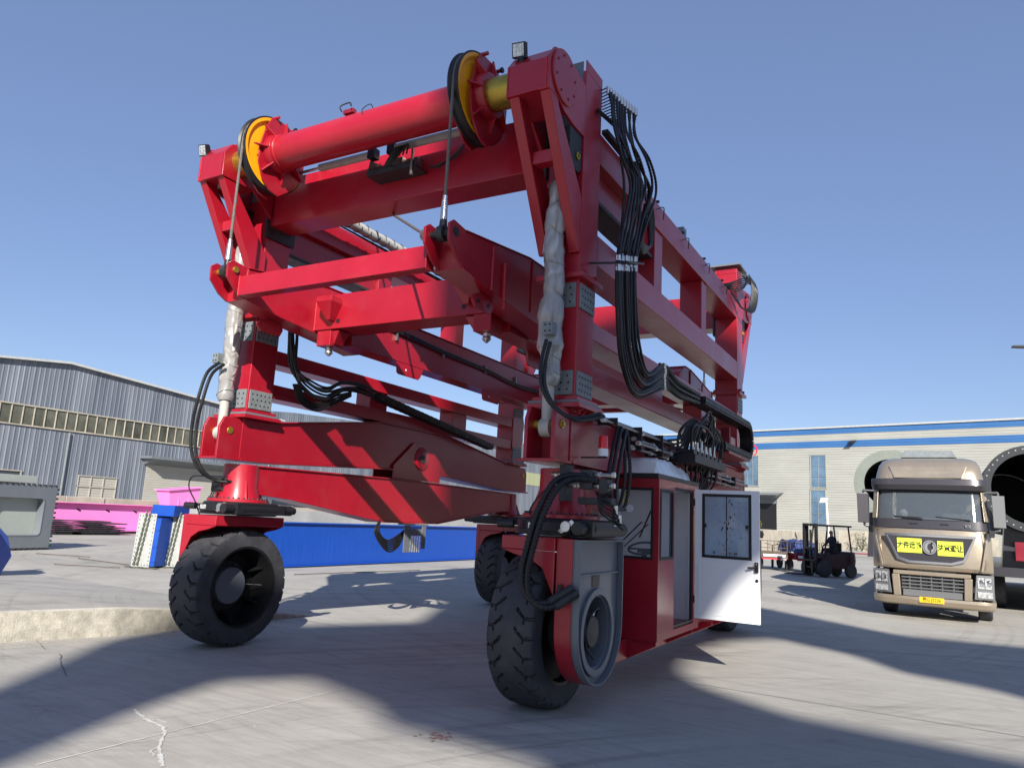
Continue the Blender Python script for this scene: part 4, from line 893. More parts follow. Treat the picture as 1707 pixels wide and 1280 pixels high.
# ================================================================== left: warehouses, walls, steel
m=MB((-45,20,0)); 
ridge=[(-40,4.0),(-40,0),(38,0),(38,8.66),(31.1,9.12),(19.9,9.88),(15.9,9.43),(-40,4.6)]
m.prism([(-40,0),(38,0),(38,8.66),(31.1,9.12),(19.9,9.88),(15.9,9.43),(-40,3.6)],-75,-45)
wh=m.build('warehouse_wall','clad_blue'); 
tag_root=thing('warehouse',(-45,20,0),'long blue-grey corrugated warehouse with a ribbon of windows and a roller shutter','warehouse')
wh.parent=tag_root; wh.location=(0,0,0)
def wpart(mb_,name,mats,parent=tag_root,**k): return mb_.build(name,mats,parent,**k)
m=MB((-45,20,0))
for a,b in zip([(38.3,8.66),(31.1,9.12),(19.9,9.88),(15.9,9.43)],[(31.1,9.12),(19.9,9.88),(15.9,9.43),(-40,3.6)]):
    m.hull8([(-75,a[0],a[1]+.02),(-44.7,a[0],a[1]+.02),(-44.7,b[0],b[1]+.02),(-75,b[0],b[1]+.02),(-75,a[0],a[1]+.16),(-44.7,a[0],a[1]+.16),(-44.7,b[0],b[1]+.16),(-75,b[0],b[1]+.16)])
wpart(m,'roof','lightgrey')
mat('glass_olive',(.085,.085,.065),.25,noise=.6,nscale=.5)
m=MB((-45,20,0)); m.box(-44.995,-44.985,-20,36,5.68,6.88); win=wpart(m,'window','glass_olive')
m=MB((-45,20,0))
for z in (5.63,6.85): m.box(-44.984,-44.90,-20,36,z,z+.08)
y=-20
while y<36: m.box(-44.984,-44.92,y,y+.05,5.711,6.849); y+=.66
wpart(m,'window_frame','concrete_wall',win)
m=MB((-45,20,0)); m.box(-44.995,-44.985,21.65,24.2,1.55,2.9); win=wpart(m,'window','shutter')
m=MB((-45,20,0))
for z in (1.5,2.2,2.88): m.box(-44.984,-44.91,21.6,24.25,z,z+.06)
for y in (21.6,22.45,23.3,24.2): m.box(-44.984,-44.915,y,y+.05,1.561,2.879) 
wpart(m,'window_frame','shutter',win)
m=MB((-45,20,0)); m.box(-44.995,-44.985,14,18.1,1.55,2.9); win=wpart(m,'window','glass_dark')
m=MB((-45,20,0))
for z in (1.5,2.88): m.box(-44.984,-44.91,14,18.15,z,z+.06)
for y in (14,15.4,16.8,18.08): m.box(-44.984,-44.915,y,y+.06,1.561,2.879)
wpart(m,'window_frame','concrete_wall',win)
m=MB((-45,20,0)); m.box(-44.99,-44.95,26.3,33.6,0,4.1); wpart(m,'roller_shutter','shutter')
for yy_ in (12.2,20.6,37.2):
    m=MB((-45,20,0)); m.cyl((-44.88,yy_,0),(-44.88,yy_,5.55),.07,8); m.build('downpipe','plate_grey',tag_root)
m=MB((-45,20,0)); m.box(-44.98,-43.7,25.7,34.2,4.40,4.58); m.hull8([(-44.98,26.1,4.0),(-44.9,26.1,4.0),(-44.9,33.9,4.0),(-44.98,33.9,4.0),(-44.98,25.9,4.399),(-43.8,25.9,4.399),(-43.8,34.1,4.399),(-44.98,34.1,4.399)]); wpart(m,'canopy','grey_paint')
# second hall further back
a=at(491,688,x=-52); b=at(880,740,x=-52)
t2=thing('warehouse',(-52,70,0),'second blue-grey hall further back, seen through the red machine','warehouse')
m=MB((-52,70,0)); m.prism([(43,0),(150,0),(150,b.z+1),(b.y,b.z),(a.y,a.z),(43,a.z-.3)],-90,-52); m.build('hall_wall','clad_blue',t2)
c0=at(865,790,x=-52); c1=at(960,812,x=-52); m=MB((-52,70,0)); m.box(-51.99,-51.95,c0.y,c0.y+60,at(880,808,x=-52).z,at(880,787,x=-52).z); m.build('wall_strip','clad_olive',t2)
# low walls
m=MB((-31,30,0)); rnd=random.Random(5)
yy=2.0
while yy<62:
    L_=rnd.uniform(1.8,3.2); h=1.62+rnd.uniform(-.06,.05); m.box(-31.4+rnd.uniform(-.03,.03),-31.0+rnd.uniform(-.03,.03),yy,yy+L_-.01,0,h); yy+=L_
tag(m.build('perimeter_wall','concrete_wall',bevel=.02),'pale crumbling concrete wall running behind the long pink girder','wall')
m=MB((-20,25,0)); zt=at(503,851,x=-18).z
m.box(-18.4,-18,10,50,0,zt); tag(m.build('concrete_wall','concrete_grey',bevel=.02),'low grey concrete wall standing behind the bright blue girder','wall')
# pink girder and box
r_=thing('steel_girder',(-30,25,0),'very long bright pink steel girder with a row of small slots in its web','girder')
m=MB((-30,25,0)); m.box(-30.0,-29.9,8,46,.16,1.30); m.box(-30.25,-29.62,8,46,1.301,1.33); m.box(-30.25,-29.62,8,46,.12,.159); m.build('girder_web','pink',r_,.006)
m=MB((-30,25,0)); y=13.0
while y<44: m.hull8([(-29.899,y,1.02),(-29.893,y,1.02),(-29.893,y+.18,.93),(-29.899,y+.18,.93),(-29.899,y+.02,1.09),(-29.893,y+.02,1.09),(-29.893,y+.20,1.0),(-29.899,y+.20,1.0)]); y+=1.35
m.build('slot','black',r_)
m=MB((-30,25,0))
for k in range(13): m.box(-30.2,-29.6,8.5+3*k,8.8+3*k,0,.119)
m.build('timber_bearer','dark_steel',r_)
a=at(272,850,x=-29.95); b=at(322,850,x=-29.95); zt=at(272,816,x=-29.95).z; z2=at(322,811,x=-29.95).z
m=MB((-30,a.y,1.34)); z0=1.335
m.frame([(a.y+.1,-30.5),(b.y,-30.5),(b.y,-29.7),(a.y+.1,-29.7)],[(a.y+.13,-30.47),(b.y-.03,-30.47),(b.y-.03,-29.73),(a.y+.13,-29.73)],0,1,'z') if 0 else None
P=[(-30.5,a.y+.15,z0),(-29.7,a.y+.15,z0),(-29.7,b.y-.05,z0),(-30.5,b.y-.05,z0),(-30.6,a.y-.05,zt-.05),(-29.6,a.y-.05,zt-.05),(-29.6,b.y+.05,z2-.05),(-30.6,b.y+.05,z2-.05)]
m.hull8(P); m.hull8([(-30.7,a.y-.15,zt-.049),(-29.5,a.y-.15,zt-.049),(-29.5,b.y+.12,z2-.049),(-30.7,b.y+.12,z2-.049),(-30.7,a.y-.15,zt),(-29.5,a.y-.15,zt),(-29.5,b.y+.12,z2),(-30.7,b.y+.12,z2)])
for k in range(1,3): yk=a.y+(b.y-a.y)*k/3; m.box(-29.72,-29.64,yk,yk+.03,z0+.02,zt-.06)
tag(m.build('hopper','pink',bevel=.01),'pink flared steel hopper standing on top of the pink girder','hopper')
# blue girder
r_=thing('steel_girder',(-12.3,14,0),'bright royal-blue plate girder lying between the red machine legs','girder')
m=MB((-12.3,14,0)); m.box(-12.5,-12.3,5.8,22,.06,1.19); m.build('girder_web','blue_steel',r_,.006)
m=MB((-12.3,14,0)); m.box(-12.7,-12.22,5.8,22,1.191,1.22); m.box(-12.7,-12.22,5.8,22,.03,.059); m.build('flange','blue_steel',r_)
# dark sheets
for k,(y0,y1,z0,dx) in enumerate(((at(80,880,x=-28.3).y,at(124,880,x=-28.3).y,.14,0),(at(140,880,x=-28.3).y,at(204,880,x=-28.3).y,.12,0))):
    m=MB((-28.8,(y0+y1)/2,0)); rnd=random.Random(20+k)
    for i in range(6):
        o_=rnd.uniform(-.35,.35); m.box(-29.3+rnd.uniform(-.1,.1),-28.3,y0+o_,y1+o_+rnd.uniform(-.4,.3),z0+i*.085,z0+i*.085+.045)
    m.box(-29.2,-29.0,y0,y1,0,z0-.001); m.box(-28.6,-28.4,y0,y1,0,z0-.001)
    tag(m.build('sheet_stack','dark_steel'),('stack of dark steel sheets on the ground, half hidden beside the grey flanged box','stack of dark steel sheets in front of the pink girder, clear of the flanged box')[k],'steel sheets')
# grey flanged box
r_=thing('flanged_box',(-20.4,5.6,0),'grey bolted steel box section with a pale recessed face, at the left edge','steel box')
def GT(p): return (-20.3-.30*(p.x)*1.0+0*p.y+(-p.y)*.96, 3.5+p.x*.96-p.y*.1, p.z)
A=at(0,918,z=0); B=at(80,916,z=0); u=(B-A); u.z=0; Lw=u.length; u.normalize(); n_=Vector((-u.y,u.x,0)) 
if n_.dot(CAMP-A)>0: n_=-n_
A=A-u*1.1; Lw+=1.1
TG=lambda p:A+u*p.x+n_*p.y+Vector((0,0,p.z))
def GM():
    m=MB((-20.4,5.6,0)); m.T=TG; return m
hz=1.86
def rr(x0,x1,z0,z1,r,n=5):
    P=[]
    for cx_,cz_,a0 in ((x1-r,z1-r,0),(x0+r,z1-r,90),(x0+r,z0+r,180),(x1-r,z0+r,270)):
        for k in range(n): a=R(a0+90*k/(n-1)); P.append((cx_+r*math.cos(a),cz_+r*math.sin(a)))
    return P
m=GM(); m.frame(rr(0,Lw,.06,hz,.01),rr(.42,Lw-.36,.42,hz-.36,.12),0,.06,'y'); m.frame(rr(.40,Lw-.34,.40,hz-.34,.13),rr(.43,Lw-.37,.43,hz-.37,.12),-.012,.25,'y'); m.build('flange_frame','grey_paint',r_,.006)
m=GM(); m.box(.2,Lw-.2,.26,1.6,.2,hz-.15); m.build('box_body','grey_green',r_,.01)
m=GM()
for k in range(15):
    x=.08+(Lw-.14)*k/14; m.box(x-.03,x+.03,-.02,.08,hz+.001,hz+.05); m.box(x-.03,x+.03,-.02,.08,.01,.059)
for k in range(13):
    z=.12+(hz-.2)*k/12; m.box(Lw+.001,Lw+.06,-.02,.08,z-.03,z+.03)
m.build('edge_bolt','dark_steel',r_)
m=GM(); m.box(.0,Lw-.62,.1,1.0,hz+.06,hz+.28); tag(m.build('steel_channel','grey_green',bevel=.01),'pale grey steel channel laid on top of the flanged box','steel channel')
# blue octagonal block
q=Vector((-12.75,1.1,0)); r_=thing('steel_casting',q,'dark blue angular steel casting at the left edge, in front of the grey flanged box','steel casting')
m=MB(q); oc=[(-.9,.06),(.38,.02),(.62,.42),(.45,.80),(.12,1.06),(-.9,1.06)]
m.T=lambda p:(q.x+p.y*.9-.25*p.x, q.y+p.x*.9+p.y*.25, p.z)
m.prism(oc,0,.5,'y') if 0 else m.prism([(b,c) for b,c in oc],-.35,.35,'y'); m.build('block_body','blue_obj',r_,.025)
m=MB(q); m.T=lambda p:(q.x+p.y*.9-.25*p.x, q.y+p.x*.9+p.y*.25, p.z); m.prism([(-.9,.04),(.0,.04),(.14,.40),(.05,.82),(-.2,1.10),(-.9,1.10)],.36,.5,'y'); m.build('block_face','blue_obj',r_,.02)
m=MB(q); m.T=lambda p:(q.x+p.y*.9-.25*p.x, q.y+p.x*.9+p.y*.25, p.z); m.cyl((.15,-.2,1.05),(.15,-.2,1.3),.05,12); m.hull8([(-.6,-.3,1.12),(-.05,-.3,1.12),(-.05,.3,1.12),(-.6,.3,1.12),(-.6,-.2,1.35),(-.2,-.2,1.35),(-.2,.2,1.35),(-.6,.2,1.35)]); m.build('block_lid','blue_obj',r_,.01)
# flanged blue columns with white perforated end plates and chains
for idx,(pl,pr_,lab) in enumerate(((217,247,'blue steel column piece with a pale perforated end plate, the one further from the tyre'),(270,300,'blue steel column piece with a pale perforated end plate, partly behind the front tyre'))):
    A=at(pl,945.5,z=0); B=at(pr_+(0 if idx==0 else 0),947.5,z=0); u=(B-A); u.z=0; Lw=u.length; u.normalize(); n_=Vector((-u.y,u.x,0))
    if n_.dot(CAMP-A)>0: n_=-n_
    r_=thing('column_piece',A,lab,'steel column')
    TT=lambda p,A=A,u=u,n_=n_:A+u*p.x+n_*p.y+Vector((0,0,p.z))+u*(p.z*.035)
    H=1.30
    m=MB(A); m.T=TT; m.box(0,Lw,0,.02,.02,H); m.build('end_plate','white_plate',r_,.004)
    m=MB(A); m.T=TT
    for k in range(13):
        z=.08+(H-.14)*k/12
        for x in (.04,Lw-.04): m.cyl((x,-.001,z),(x,-.004,z),.014,6)
    for k in range(6):
        x=.04+(Lw-.08)*k/5
        for z in (.08,H-.06): m.cyl((x,-.001,z),(x,-.004,z),.014,6)
    m.build('bolt_hole','black',r_)
    m=MB(A); m.T=TT; m.box(.10,Lw+.12,.021,.55,.05,H-.1); m.box(.05,Lw+.16,.56,.58,.02,H); 
    for z in (.15,.5,.9): m.box(Lw+.001,Lw+.12,.0,.02,z,z+.03)
    if idx==0: m.box(.15,.75,.25,.9,H-.05,H+.22)
    m.build('column_body','blue_steel' if 1 else 'blue_lt',r_,.006)
    m=MB(A); m.T=TT; x=.22
    for k in range(22):
        z=H+.02-k*.058
        for dx in (0,.09):
            a=.022; ring=[(x+dx+(a*math.cos(t) if k%2 else a*.25*math.cos(t))-k*.006,-.03+(0 if k%2 else a*math.cos(t)),z+.036*math.sin(t)) for t in [i*PI/5 for i in range(11)]]; m.tube(ring,.009,5,cap=False)
    for k in range(30): 
        t=k*.21; c_=(x-.3+ .03*k,-.08+.05*math.sin(t*3),.02); m.tube([(c_[0]+.03*math.cos(s_),c_[1]+.02*math.sin(s_),.02+.008*(k%2)) for s_ in [i*PI/4 for i in range(9)]],.009,5,cap=False)
    tag(m.build('lifting_chain','chain'),('rusty lifting chain hanging down the left pale end plate','rusty lifting chain hanging beside the pale plate next to the tyre')[idx],'chain','chains hung on the column pieces')
# loose bars
for k,(a,b) in enumerate((((90,940),(200,946)),((60,922),(150,928)),((130,930),(215,941)),((490,957),(700,950)))):
    A,B=at(*a,z=.03),at(*b,z=.03); m=MB(A); m.cyl(A,B,.011,6)
    tag(m.build('steel_bar','rust'),('rusty bar lying in the shadow of the blue block','bent bar lying in front of the grey flanged box','thin rod lying between the flanged box and the chains','thin dark rod on the ground in front of the blue girder')[k],'steel bar')
# ================================================================== right: hall, wall, pole, truck, forklift, tricycles
P0=Vector((-17.7,91.7,0)); th=-R(14.4); U=Vector((math.cos(th),math.sin(th),0)); Nn=Vector((U.y,-U.x,0))
def loc(px,py): q=onpl(px,py,P0,Nn); return ((q-P0).dot(U),q.z)
hall=thing('factory_hall',P0,'cream ribbed factory hall with two cobalt blue bands under its roof','factory hall',rz=th)
def hm(): return MB((0,0,0))
xL=loc(1098,730)[0]; H1=14.2
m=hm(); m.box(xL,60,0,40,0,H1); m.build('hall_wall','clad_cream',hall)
def band(pa,pb,xr=60):
    (xa,za),(xb,zb)=loc(1245,pa),loc(1245,pb); m=hm(); m.box(xL-.01,xr,-.03,-.005,zb,za); m.build('blue_band','clad_cobalt',hall)
band(719.5,728.5); band(739.5,749.5)
m=hm(); m.box(xL-.1,60.1,-.15,40,H1,H1+.2); m.build('roof','lightgrey',hall)
for (x0,y0,x1,y1,nx,nz) in ((1236,760,1265,810,3,3),(1351,758.5,1378,813,2,3),(1351,816,1378,876,2,3)):
    a,b=loc(x0,y0),loc(x1,y1); xa,xb,za,zb=a[0],b[0],b[1],loc(x0,y0)[1]
    m=hm(); m.box(xa,xb,-.04,-.01,za,zb); wn=m.build('window',('window_blue' if 'window_blue' in M else (mat('window_blue',(.10,.16,.23),.12,noise=.3,nscale=.6) and 'window_blue')),hall)
    m=hm()
    for k in range(nx+1): x=xa+(xb-xa)*k/nx; ww=.10 if k in(0,nx) else .02; m.box(x-ww/2,x+ww/2,-.09,-.041,za-.1,zb+.1)
    for k in range(nz+1): z=za+(zb-za)*k/nz; ww=.10 if k in(0,nz) else .02; m.box(xa+.081,xb-.081,-.088,-.042,z-ww/2,z+ww/2)
    m.build('window_frame','clad_cream',wn)
a=loc(1240,838); b=loc(1295,881); m=hm(); m.box(a[0],b[0],-.03,-.006,0,a[1]); m.build('doorway','black',hall)
m=hm(); m.box(a[0],b[0]+.1,-.06,-.031,a[1],a[1]+1.0); m.build('door_shutter','grey_paint',hall)
a=loc(1236,820); b=loc(1307,826); m=hm(); m.hull8([(a[0],-.07,b[1]-.5),(b[0]-1.2,-.07,b[1]-.5),(b[0]-1.2,-.031,b[1]-.5),(a[0],-.031,b[1]-.5),(a[0],-2.2,a[1]-.4),(b[0],-2.2,a[1]-.4),(b[0],-.031,a[1]),(a[0],-.031,a[1])]); m.build('canopy','grey_paint',hall)
c=loc(1253,750.5); m=hm(); n=32; m.frame([(c[0]+.82*math.cos(t),c[1]+.82*math.sin(t)) for t in [2*PI*k/n for k in range(n)]],[(c[0]+.66*math.cos(t),c[1]+.66*math.sin(t)) for t in [2*PI*k/n for k in range(n)]],-.06,-.035,'y')
m.box(c[0]-.06,c[0]+.08,-.06,-.035,c[1]-.45,c[1]+.5); m.box(c[0]-.4,c[0]+.4,-.062,-.036,c[1]-.12,c[1]+.0); m.box(c[0]-.3,c[0]+.3,-.062,-.036,c[1]-.46,c[1]-.36); m.box(c[0]-.3,c[0]-.06,-.062,-.036,c[1]+.3,c[1]+.4); m.build('number_sign','bldg_red',hall)
c=loc(1423,737); m=hm(); m.hull8([(c[0]-.6,-.7,c[1]-.25),(c[0]+.1,-.7,c[1]-.25),(c[0]+.1,-.04,c[1]-.1),(c[0]-.6,-.04,c[1]-.1),(c[0]-.3,-.7,c[1]+.0),(c[0]+.4,-.7,c[1]+.0),(c[0]+.4,-.04,c[1]+.25),(c[0]-.3,-.04,c[1]+.25)]); m.build('wall_lamp','black',hall)
# low boundary wall in front of the hall
A=at(1262,926,z=0); B=at(1348,922,z=0); d=(B-A).normalized(); n_=Vector((-d.y,d.x,0))*.12; E_=B+d*10
zt=at(1275,882,y=at(1275,925,z=0).y).z
m=MB(A); A0=A-d*6
m.hull8([A0-n_,A0+n_,E_+n_,E_-n_]+[p+Vector((0,0,zt)) for p in (A0-n_,A0+n_,E_+n_,E_-n_)]); tag(m.build('boundary_wall','concrete_wall',bevel=.03),'weathered beige boundary wall in front of the cream hall','wall')
A=at(1415,917,z=0); m=MB(A); m.T=None; rnd=random.Random(6)
m.hull8([A+Vector((-1,0,0)),A+Vector((14,-3,0)),A+Vector((14,-2,0)),A+Vector((-1,1,0))]+[p+Vector((0,0,2.2)) for p in (A+Vector((-1,0,0)),A+Vector((14,-3,0)),A+Vector((14,-2,0)),A+Vector((-1,1,0)))])
tag(m.build('plinth_wall','concrete_wall'),'short rough wall stretch between the forklift and the truck','wall')
for i in range(4):
    q=A+Vector((1.5+2.2*i,-2.0-.4*i,0)); m=MB(q)
    r1=random.Random(40+i)
    for k in range(9):
        a=r1.uniform(0,6.28); h=r1.uniform(.8,1.9+.4*(i%2)); e=q+Vector((math.cos(a)*h*.45,math.sin(a)*h*.3,h)); m.cyl(q,e,.03,4,r1=.008)
        for j in range(26):
            c=q.lerp(e,r1.uniform(.35,1))+Vector((r1.gauss(0,.22),r1.gauss(0,.22),r1.gauss(0,.18))); s_=r1.uniform(.05,.12); v=Vector((r1.uniform(-1,1),r1.uniform(-1,1),r1.uniform(-1,1))).normalized(); t=v.orthogonal().normalized()
            m.poly([c-v*s_,c+t*s_*.5,c+v*s_,c-t*s_*.5])
    tag(m.build('bush','leaf',smooth=False),('low dry bush nearest the forklift','taller dark bush second from the forklift','low scrubby bush third from the forklift','dark scrubby bush nearest the truck')[i],'bush','dry bushes along the wall')
q=at(1450,930,z=0); m=MB(q); m.T=lambda p:q+Vector((p.x,p.y,p.z)); m.box(-3,1.5,-.4,.4,.25,.33); m.box(-2.6,-2.3,-.4,.4,0,.249); m.box(.9,1.2,-.4,.4,0,.249); tag(m.build('steel_plate','red_dark'),'flat reddish steel plate on blocks behind the truck','steel plate')
q=at(1384,905,y=52); q.z=0; m=MB(q); tp=at(1377.5,836,y=52); m.cyl(q,tp,.06,8); m.mi=1; m.hull8([tp+Vector(v)*.5 for v in ((-.95,-.1,-.2),(.1,-.1,-.1),(.1,.1,-.1),(-.95,.1,-.2),(-.75,-.1,.55),(.35,-.1,.6),(.35,.1,.6),(-.75,.1,.55))]); tag(m.build('lamp_pole',['white_inner','lightgrey']),'thin white pole with a small tilted panel behind the forklift','lamp pole')
# ---------------- truck
TR=R(-3.0); TC=Vector((2.93,11.85,0))
truck=thing('heavy_truck',TC,'champagne gold heavy truck with yellow warning boards on its grille','truck',rz=TR)
truck.scale=(.89,1,1)
def tm(): return MB((0,0,0))
# cab shell from cross sections (half width, front y) by height
secs=[(.30,1.22,.10),(.62,1.25,.0),(1.05,1.25,-.02),(1.45,1.245,.0),(1.90,1.235,.06)]
m=tm()
def front(x,hw,yf,b=.07,c=.15): t=min(1,abs(x)/hw); return yf+b*t**2.2+c*t**12
def ring(z,hw,yf,yb=2.15,c=.15,b=.07):
    xs=[hw*math.sin(PI/2*k/14) for k in range(-14,15)]
    return [(-hw,yb,z)]+[(x,front(x,hw,yf,b,c),z) for x in xs]+[(hw,yb,z)]
def shellring(z,hw,yf,t=.018,b=.07,c=.10):
    xs=[hw*math.sin(PI/2*k/14) for k in range(-14,15)]
    return [(x,front(x,hw,yf,b,c),z) for x in xs]+[(x*.985,front(x,hw,yf,b,c)+t,z) for x in xs[::-1]]
def loft(m,rs,cap=True):
    V=[[m._v(p) for p in r] for r in rs]; n=len(V[0])
    for a,b in zip(V,V[1:]):
        for k in range(n): f=m.bm.faces.new((a[k],a[(k+1)%n],b[(k+1)%n],b[k])); f.material_index=m.mi
    if cap:
        for q in (V[0],V[-1]): f=m.bm.faces.new(q); f.material_index=m.mi
loft(m,[ring(1.02,1.24,.02),ring(1.10,1.245,-.03),ring(1.45,1.245,-.02),ring(1.86,1.235,.03)])
body=m.build('cab_body','champagne',truck,.01)
m=tm(); loft(m,[ring(1.861,1.235,.03),ring(2.06,1.23,.055)]); m.build('scuttle_panel','truck_dark',truck,.006)
# pillars / greenhouse: back block, side pillars
m=tm(); loft(m,[[(-1.22,1.55,2.061),(1.22,1.55,2.061),(1.22,2.15,2.061),(-1.22,2.15,2.061)],[(-1.17,1.6,2.75),(1.17,1.6,2.75),(1.17,2.15,2.75),(-1.17,2.15,2.75)]])
m.box(-1.15,1.15,.32,1.6,2.751-.02,2.75)
for s_ in (-1,1): m.hull8([(s_*1.23,.16,2.061),(s_*1.12,.085,2.061),(s_*1.12,.30,2.061),(s_*1.23,.36,2.061),(s_*1.185,.34,2.75),(s_*1.08,.27,2.75),(s_*1.08,.42,2.75),(s_*1.185,.52,2.75)])
m.build('cab_frame','champagne',truck,.008)
mat('glass_cab',(.10,.12,.14),.05,ior=1.6,alpha=.5)
m=tm(); loft(m,[shellring(2.062,1.13,.035),shellring(2.4,1.12,.12),shellring(2.74,1.09,.205)]); m.build('windscreen','glass_cab',truck)
m=tm(); 
for k in range(5):
    pass
m.box(-.05,.55,.02,.05,2.10,2.14) if 0 else None
m.cyl((-.75,.055,2.12),(-.15,.05,2.10),.012,6); m.cyl((.15,.05,2.13),(.85,.055,2.08),.012,6); m.hull8([(-.55,.02,2.09),(-.12,.02,2.06),(-.12,.04,2.06),(-.55,.04,2.09),(-.55,.02,2.115),(-.12,.02,2.08),(-.12,.04,2.08),(-.55,.04,2.115)]); m.build('wiper','black',truck)
# visor and high roof
m=tm(); loft(m,[ring(2.69,1.22,.08,.6,.18,.06),ring(2.80,1.24,.03,.6,.18,.06),ring(2.93,1.24,.06,.6,.18,.06)]); m.build('sun_visor','truck_dark',truck,.015)
m=tm(); loft(m,[ring(2.931,1.16,.26,2.15,.16,.05),ring(3.08,1.13,.29,2.15,.16,.05),ring(3.24,1.09,.38,2.15,.18,.05),ring(3.36,1.02,.52,2.15,.2,.05),ring(3.43,.90,.74,2.15,.2,.05)]); roof=m.build('high_roof','champagne',truck,.02)
m=tm(); m.hull8([(-.72,.245,2.96),(.72,.245,2.96),(.72,.36,2.96),(-.72,.36,2.96),(-.84,.36,3.22),(.84,.36,3.22),(.84,.44,3.22),(-.84,.44,3.22)]); m.build('roof_panel','champagne',roof,.01)
m=tm(); m.hull8([(-.62,.85,3.46),(.62,.85,3.46),(.62,1.2,3.46),(-.62,1.2,3.46),(-.52,.92,3.62),(.52,.92,3.62),(.52,1.15,3.62),(-.52,1.15,3.62)]); m.build('roof_lamp_bar','plate_grey',roof,.01)
# grille panel
g0=[(-.95,1.75),(.95,1.75),(.70,1.22),(.45,1.15),(-.45,1.15),(-.70,1.22)]; g1=[(-.88,1.70),(.88,1.70),(.66,1.27),(.42,1.20),(-.42,1.20),(-.66,1.27)]
m=tm(); m.frame(g0,g1,-.075,-.03,'y'); gr=m.build('grille_frame','chrome',truck,.006)
m=tm(); m.prism(g1,-.058,-.04,'y'); gp=m.build('grille_panel','truck_dark',truck)
for s_,txt in ((-1,'大件运输'),(1,'注意避让')):
    m=tm(); m.box(min(s_*.16,s_*.68),max(s_*.16,s_*.68),-.082,-.060,1.36 if s_<0 else 1.33,1.66 if s_<0 else 1.63); b_=m.build('warning_board','sign_yellow',truck,.003)
    text(txt,.145,'ink','board_text',b_,(s_*.42,-.084,1.51 if s_<0 else 1.48),(PI/2,0,0),.002,.88,.004)
m=tm(); n=40; C_=(0,1.49)
m.frame([(.145*math.cos(2*PI*k/n),1.49+.145*math.sin(2*PI*k/n)) for k in range(n)],[(.122*math.cos(2*PI*k/n),1.49+.122*math.sin(2*PI*k/n)) for k in range(n)],-.10,-.07,'y')
def swal(sg):
    P=[]
    for k in range(13): t=R(70+sg*180/1*0)+R(200)*k/12; P.append((.112*math.cos(t),.112*math.sin(t)))
    Q=[]
    for k in range(13): t=R(270)-R(200)*k/12; Q.append((.03+.075*math.cos(t),.0+.085*math.sin(t)))
    pts=P+Q[1:-1]; return [(sg*x,1.49+sg*z) for x,z in pts]
for sg in (1,-1): m.prism(swal(sg),-.095,-.072,'y') if sg>0 else m.prism([(.112*math.cos(t),1.49+.112*math.sin(t)) for t in [R(-75)+R(125)*k/8 for k in range(9)]]+[(.015+.06*math.cos(t),1.49+.05*math.sin(t)) for t in [R(50)-R(125)*k/8 for k in range(9)]],-.094,-.073,'y')
m.build('emblem','chrome',truck)
text('KX',.09,'chrome','model_text',truck,(.80,.03,1.955),(PI/2,0,0),.003)
m=tm()
for s_ in (-1,1):
    m.box(s_*1.10-.003,s_*1.10+.003,.015,.03,1.1,1.84)
m.box(-1.2,1.2,.028,.034,1.872,1.880)
m.build('panel_gap','black',truck)
for s_ in (-1,1):
    m=tm(); m.box(s_*.32-.09,s_*.32+.09,.035,.06,1.96,1.985); m.build('step_grip','black',truck,.004)
# lower front: bumper, lamps, vent, plate
m=tm()
loft(m,[ring(.27,1.20,.08,.9),ring(.31,1.24,.0,.9),ring(.40,1.26,-.05,.9),ring(.46,1.26,-.045,.9)]); m.build('bumper','champagne',truck,.008)
m=tm(); m.box(-.80,.80,-.03,.5,.90,.985); m.hull8([(-.80,-.03,.461),(-.64,-.03,.461),(-.64,.3,.461),(-.80,.3,.461),(-.83,-.03,.899),(-.66,-.03,.899),(-.66,.3,.899),(-.83,.3,.899)]); m.hull8([(.64,-.03,.461),(.80,-.03,.461),(.80,.3,.461),(.64,.3,.461),(.66,-.03,.899),(.83,-.03,.899),(.83,.3,.899),(.66,.3,.899)]); m.build('lower_grille_frame','champagne',truck,.02)
m=tm(); m.box(-.64,.66,.12,.5,.461,.899); m.box(-.5,.5,.02,.1,.99,1.02)
m.build('grille_well','black',truck)
m=tm()
for z in (.63,.70,.77,.84): m.box(-.62,.64,.0,.02,z,z+.022)
for x in (-.45,-.22,0,.22,.45): m.box(x-.01,x+.01,.021,.04,.60,.88)
m.box(-.60,.62,.03,.05,.47,.60); m.build('grille_slat','truck_grey',truck)
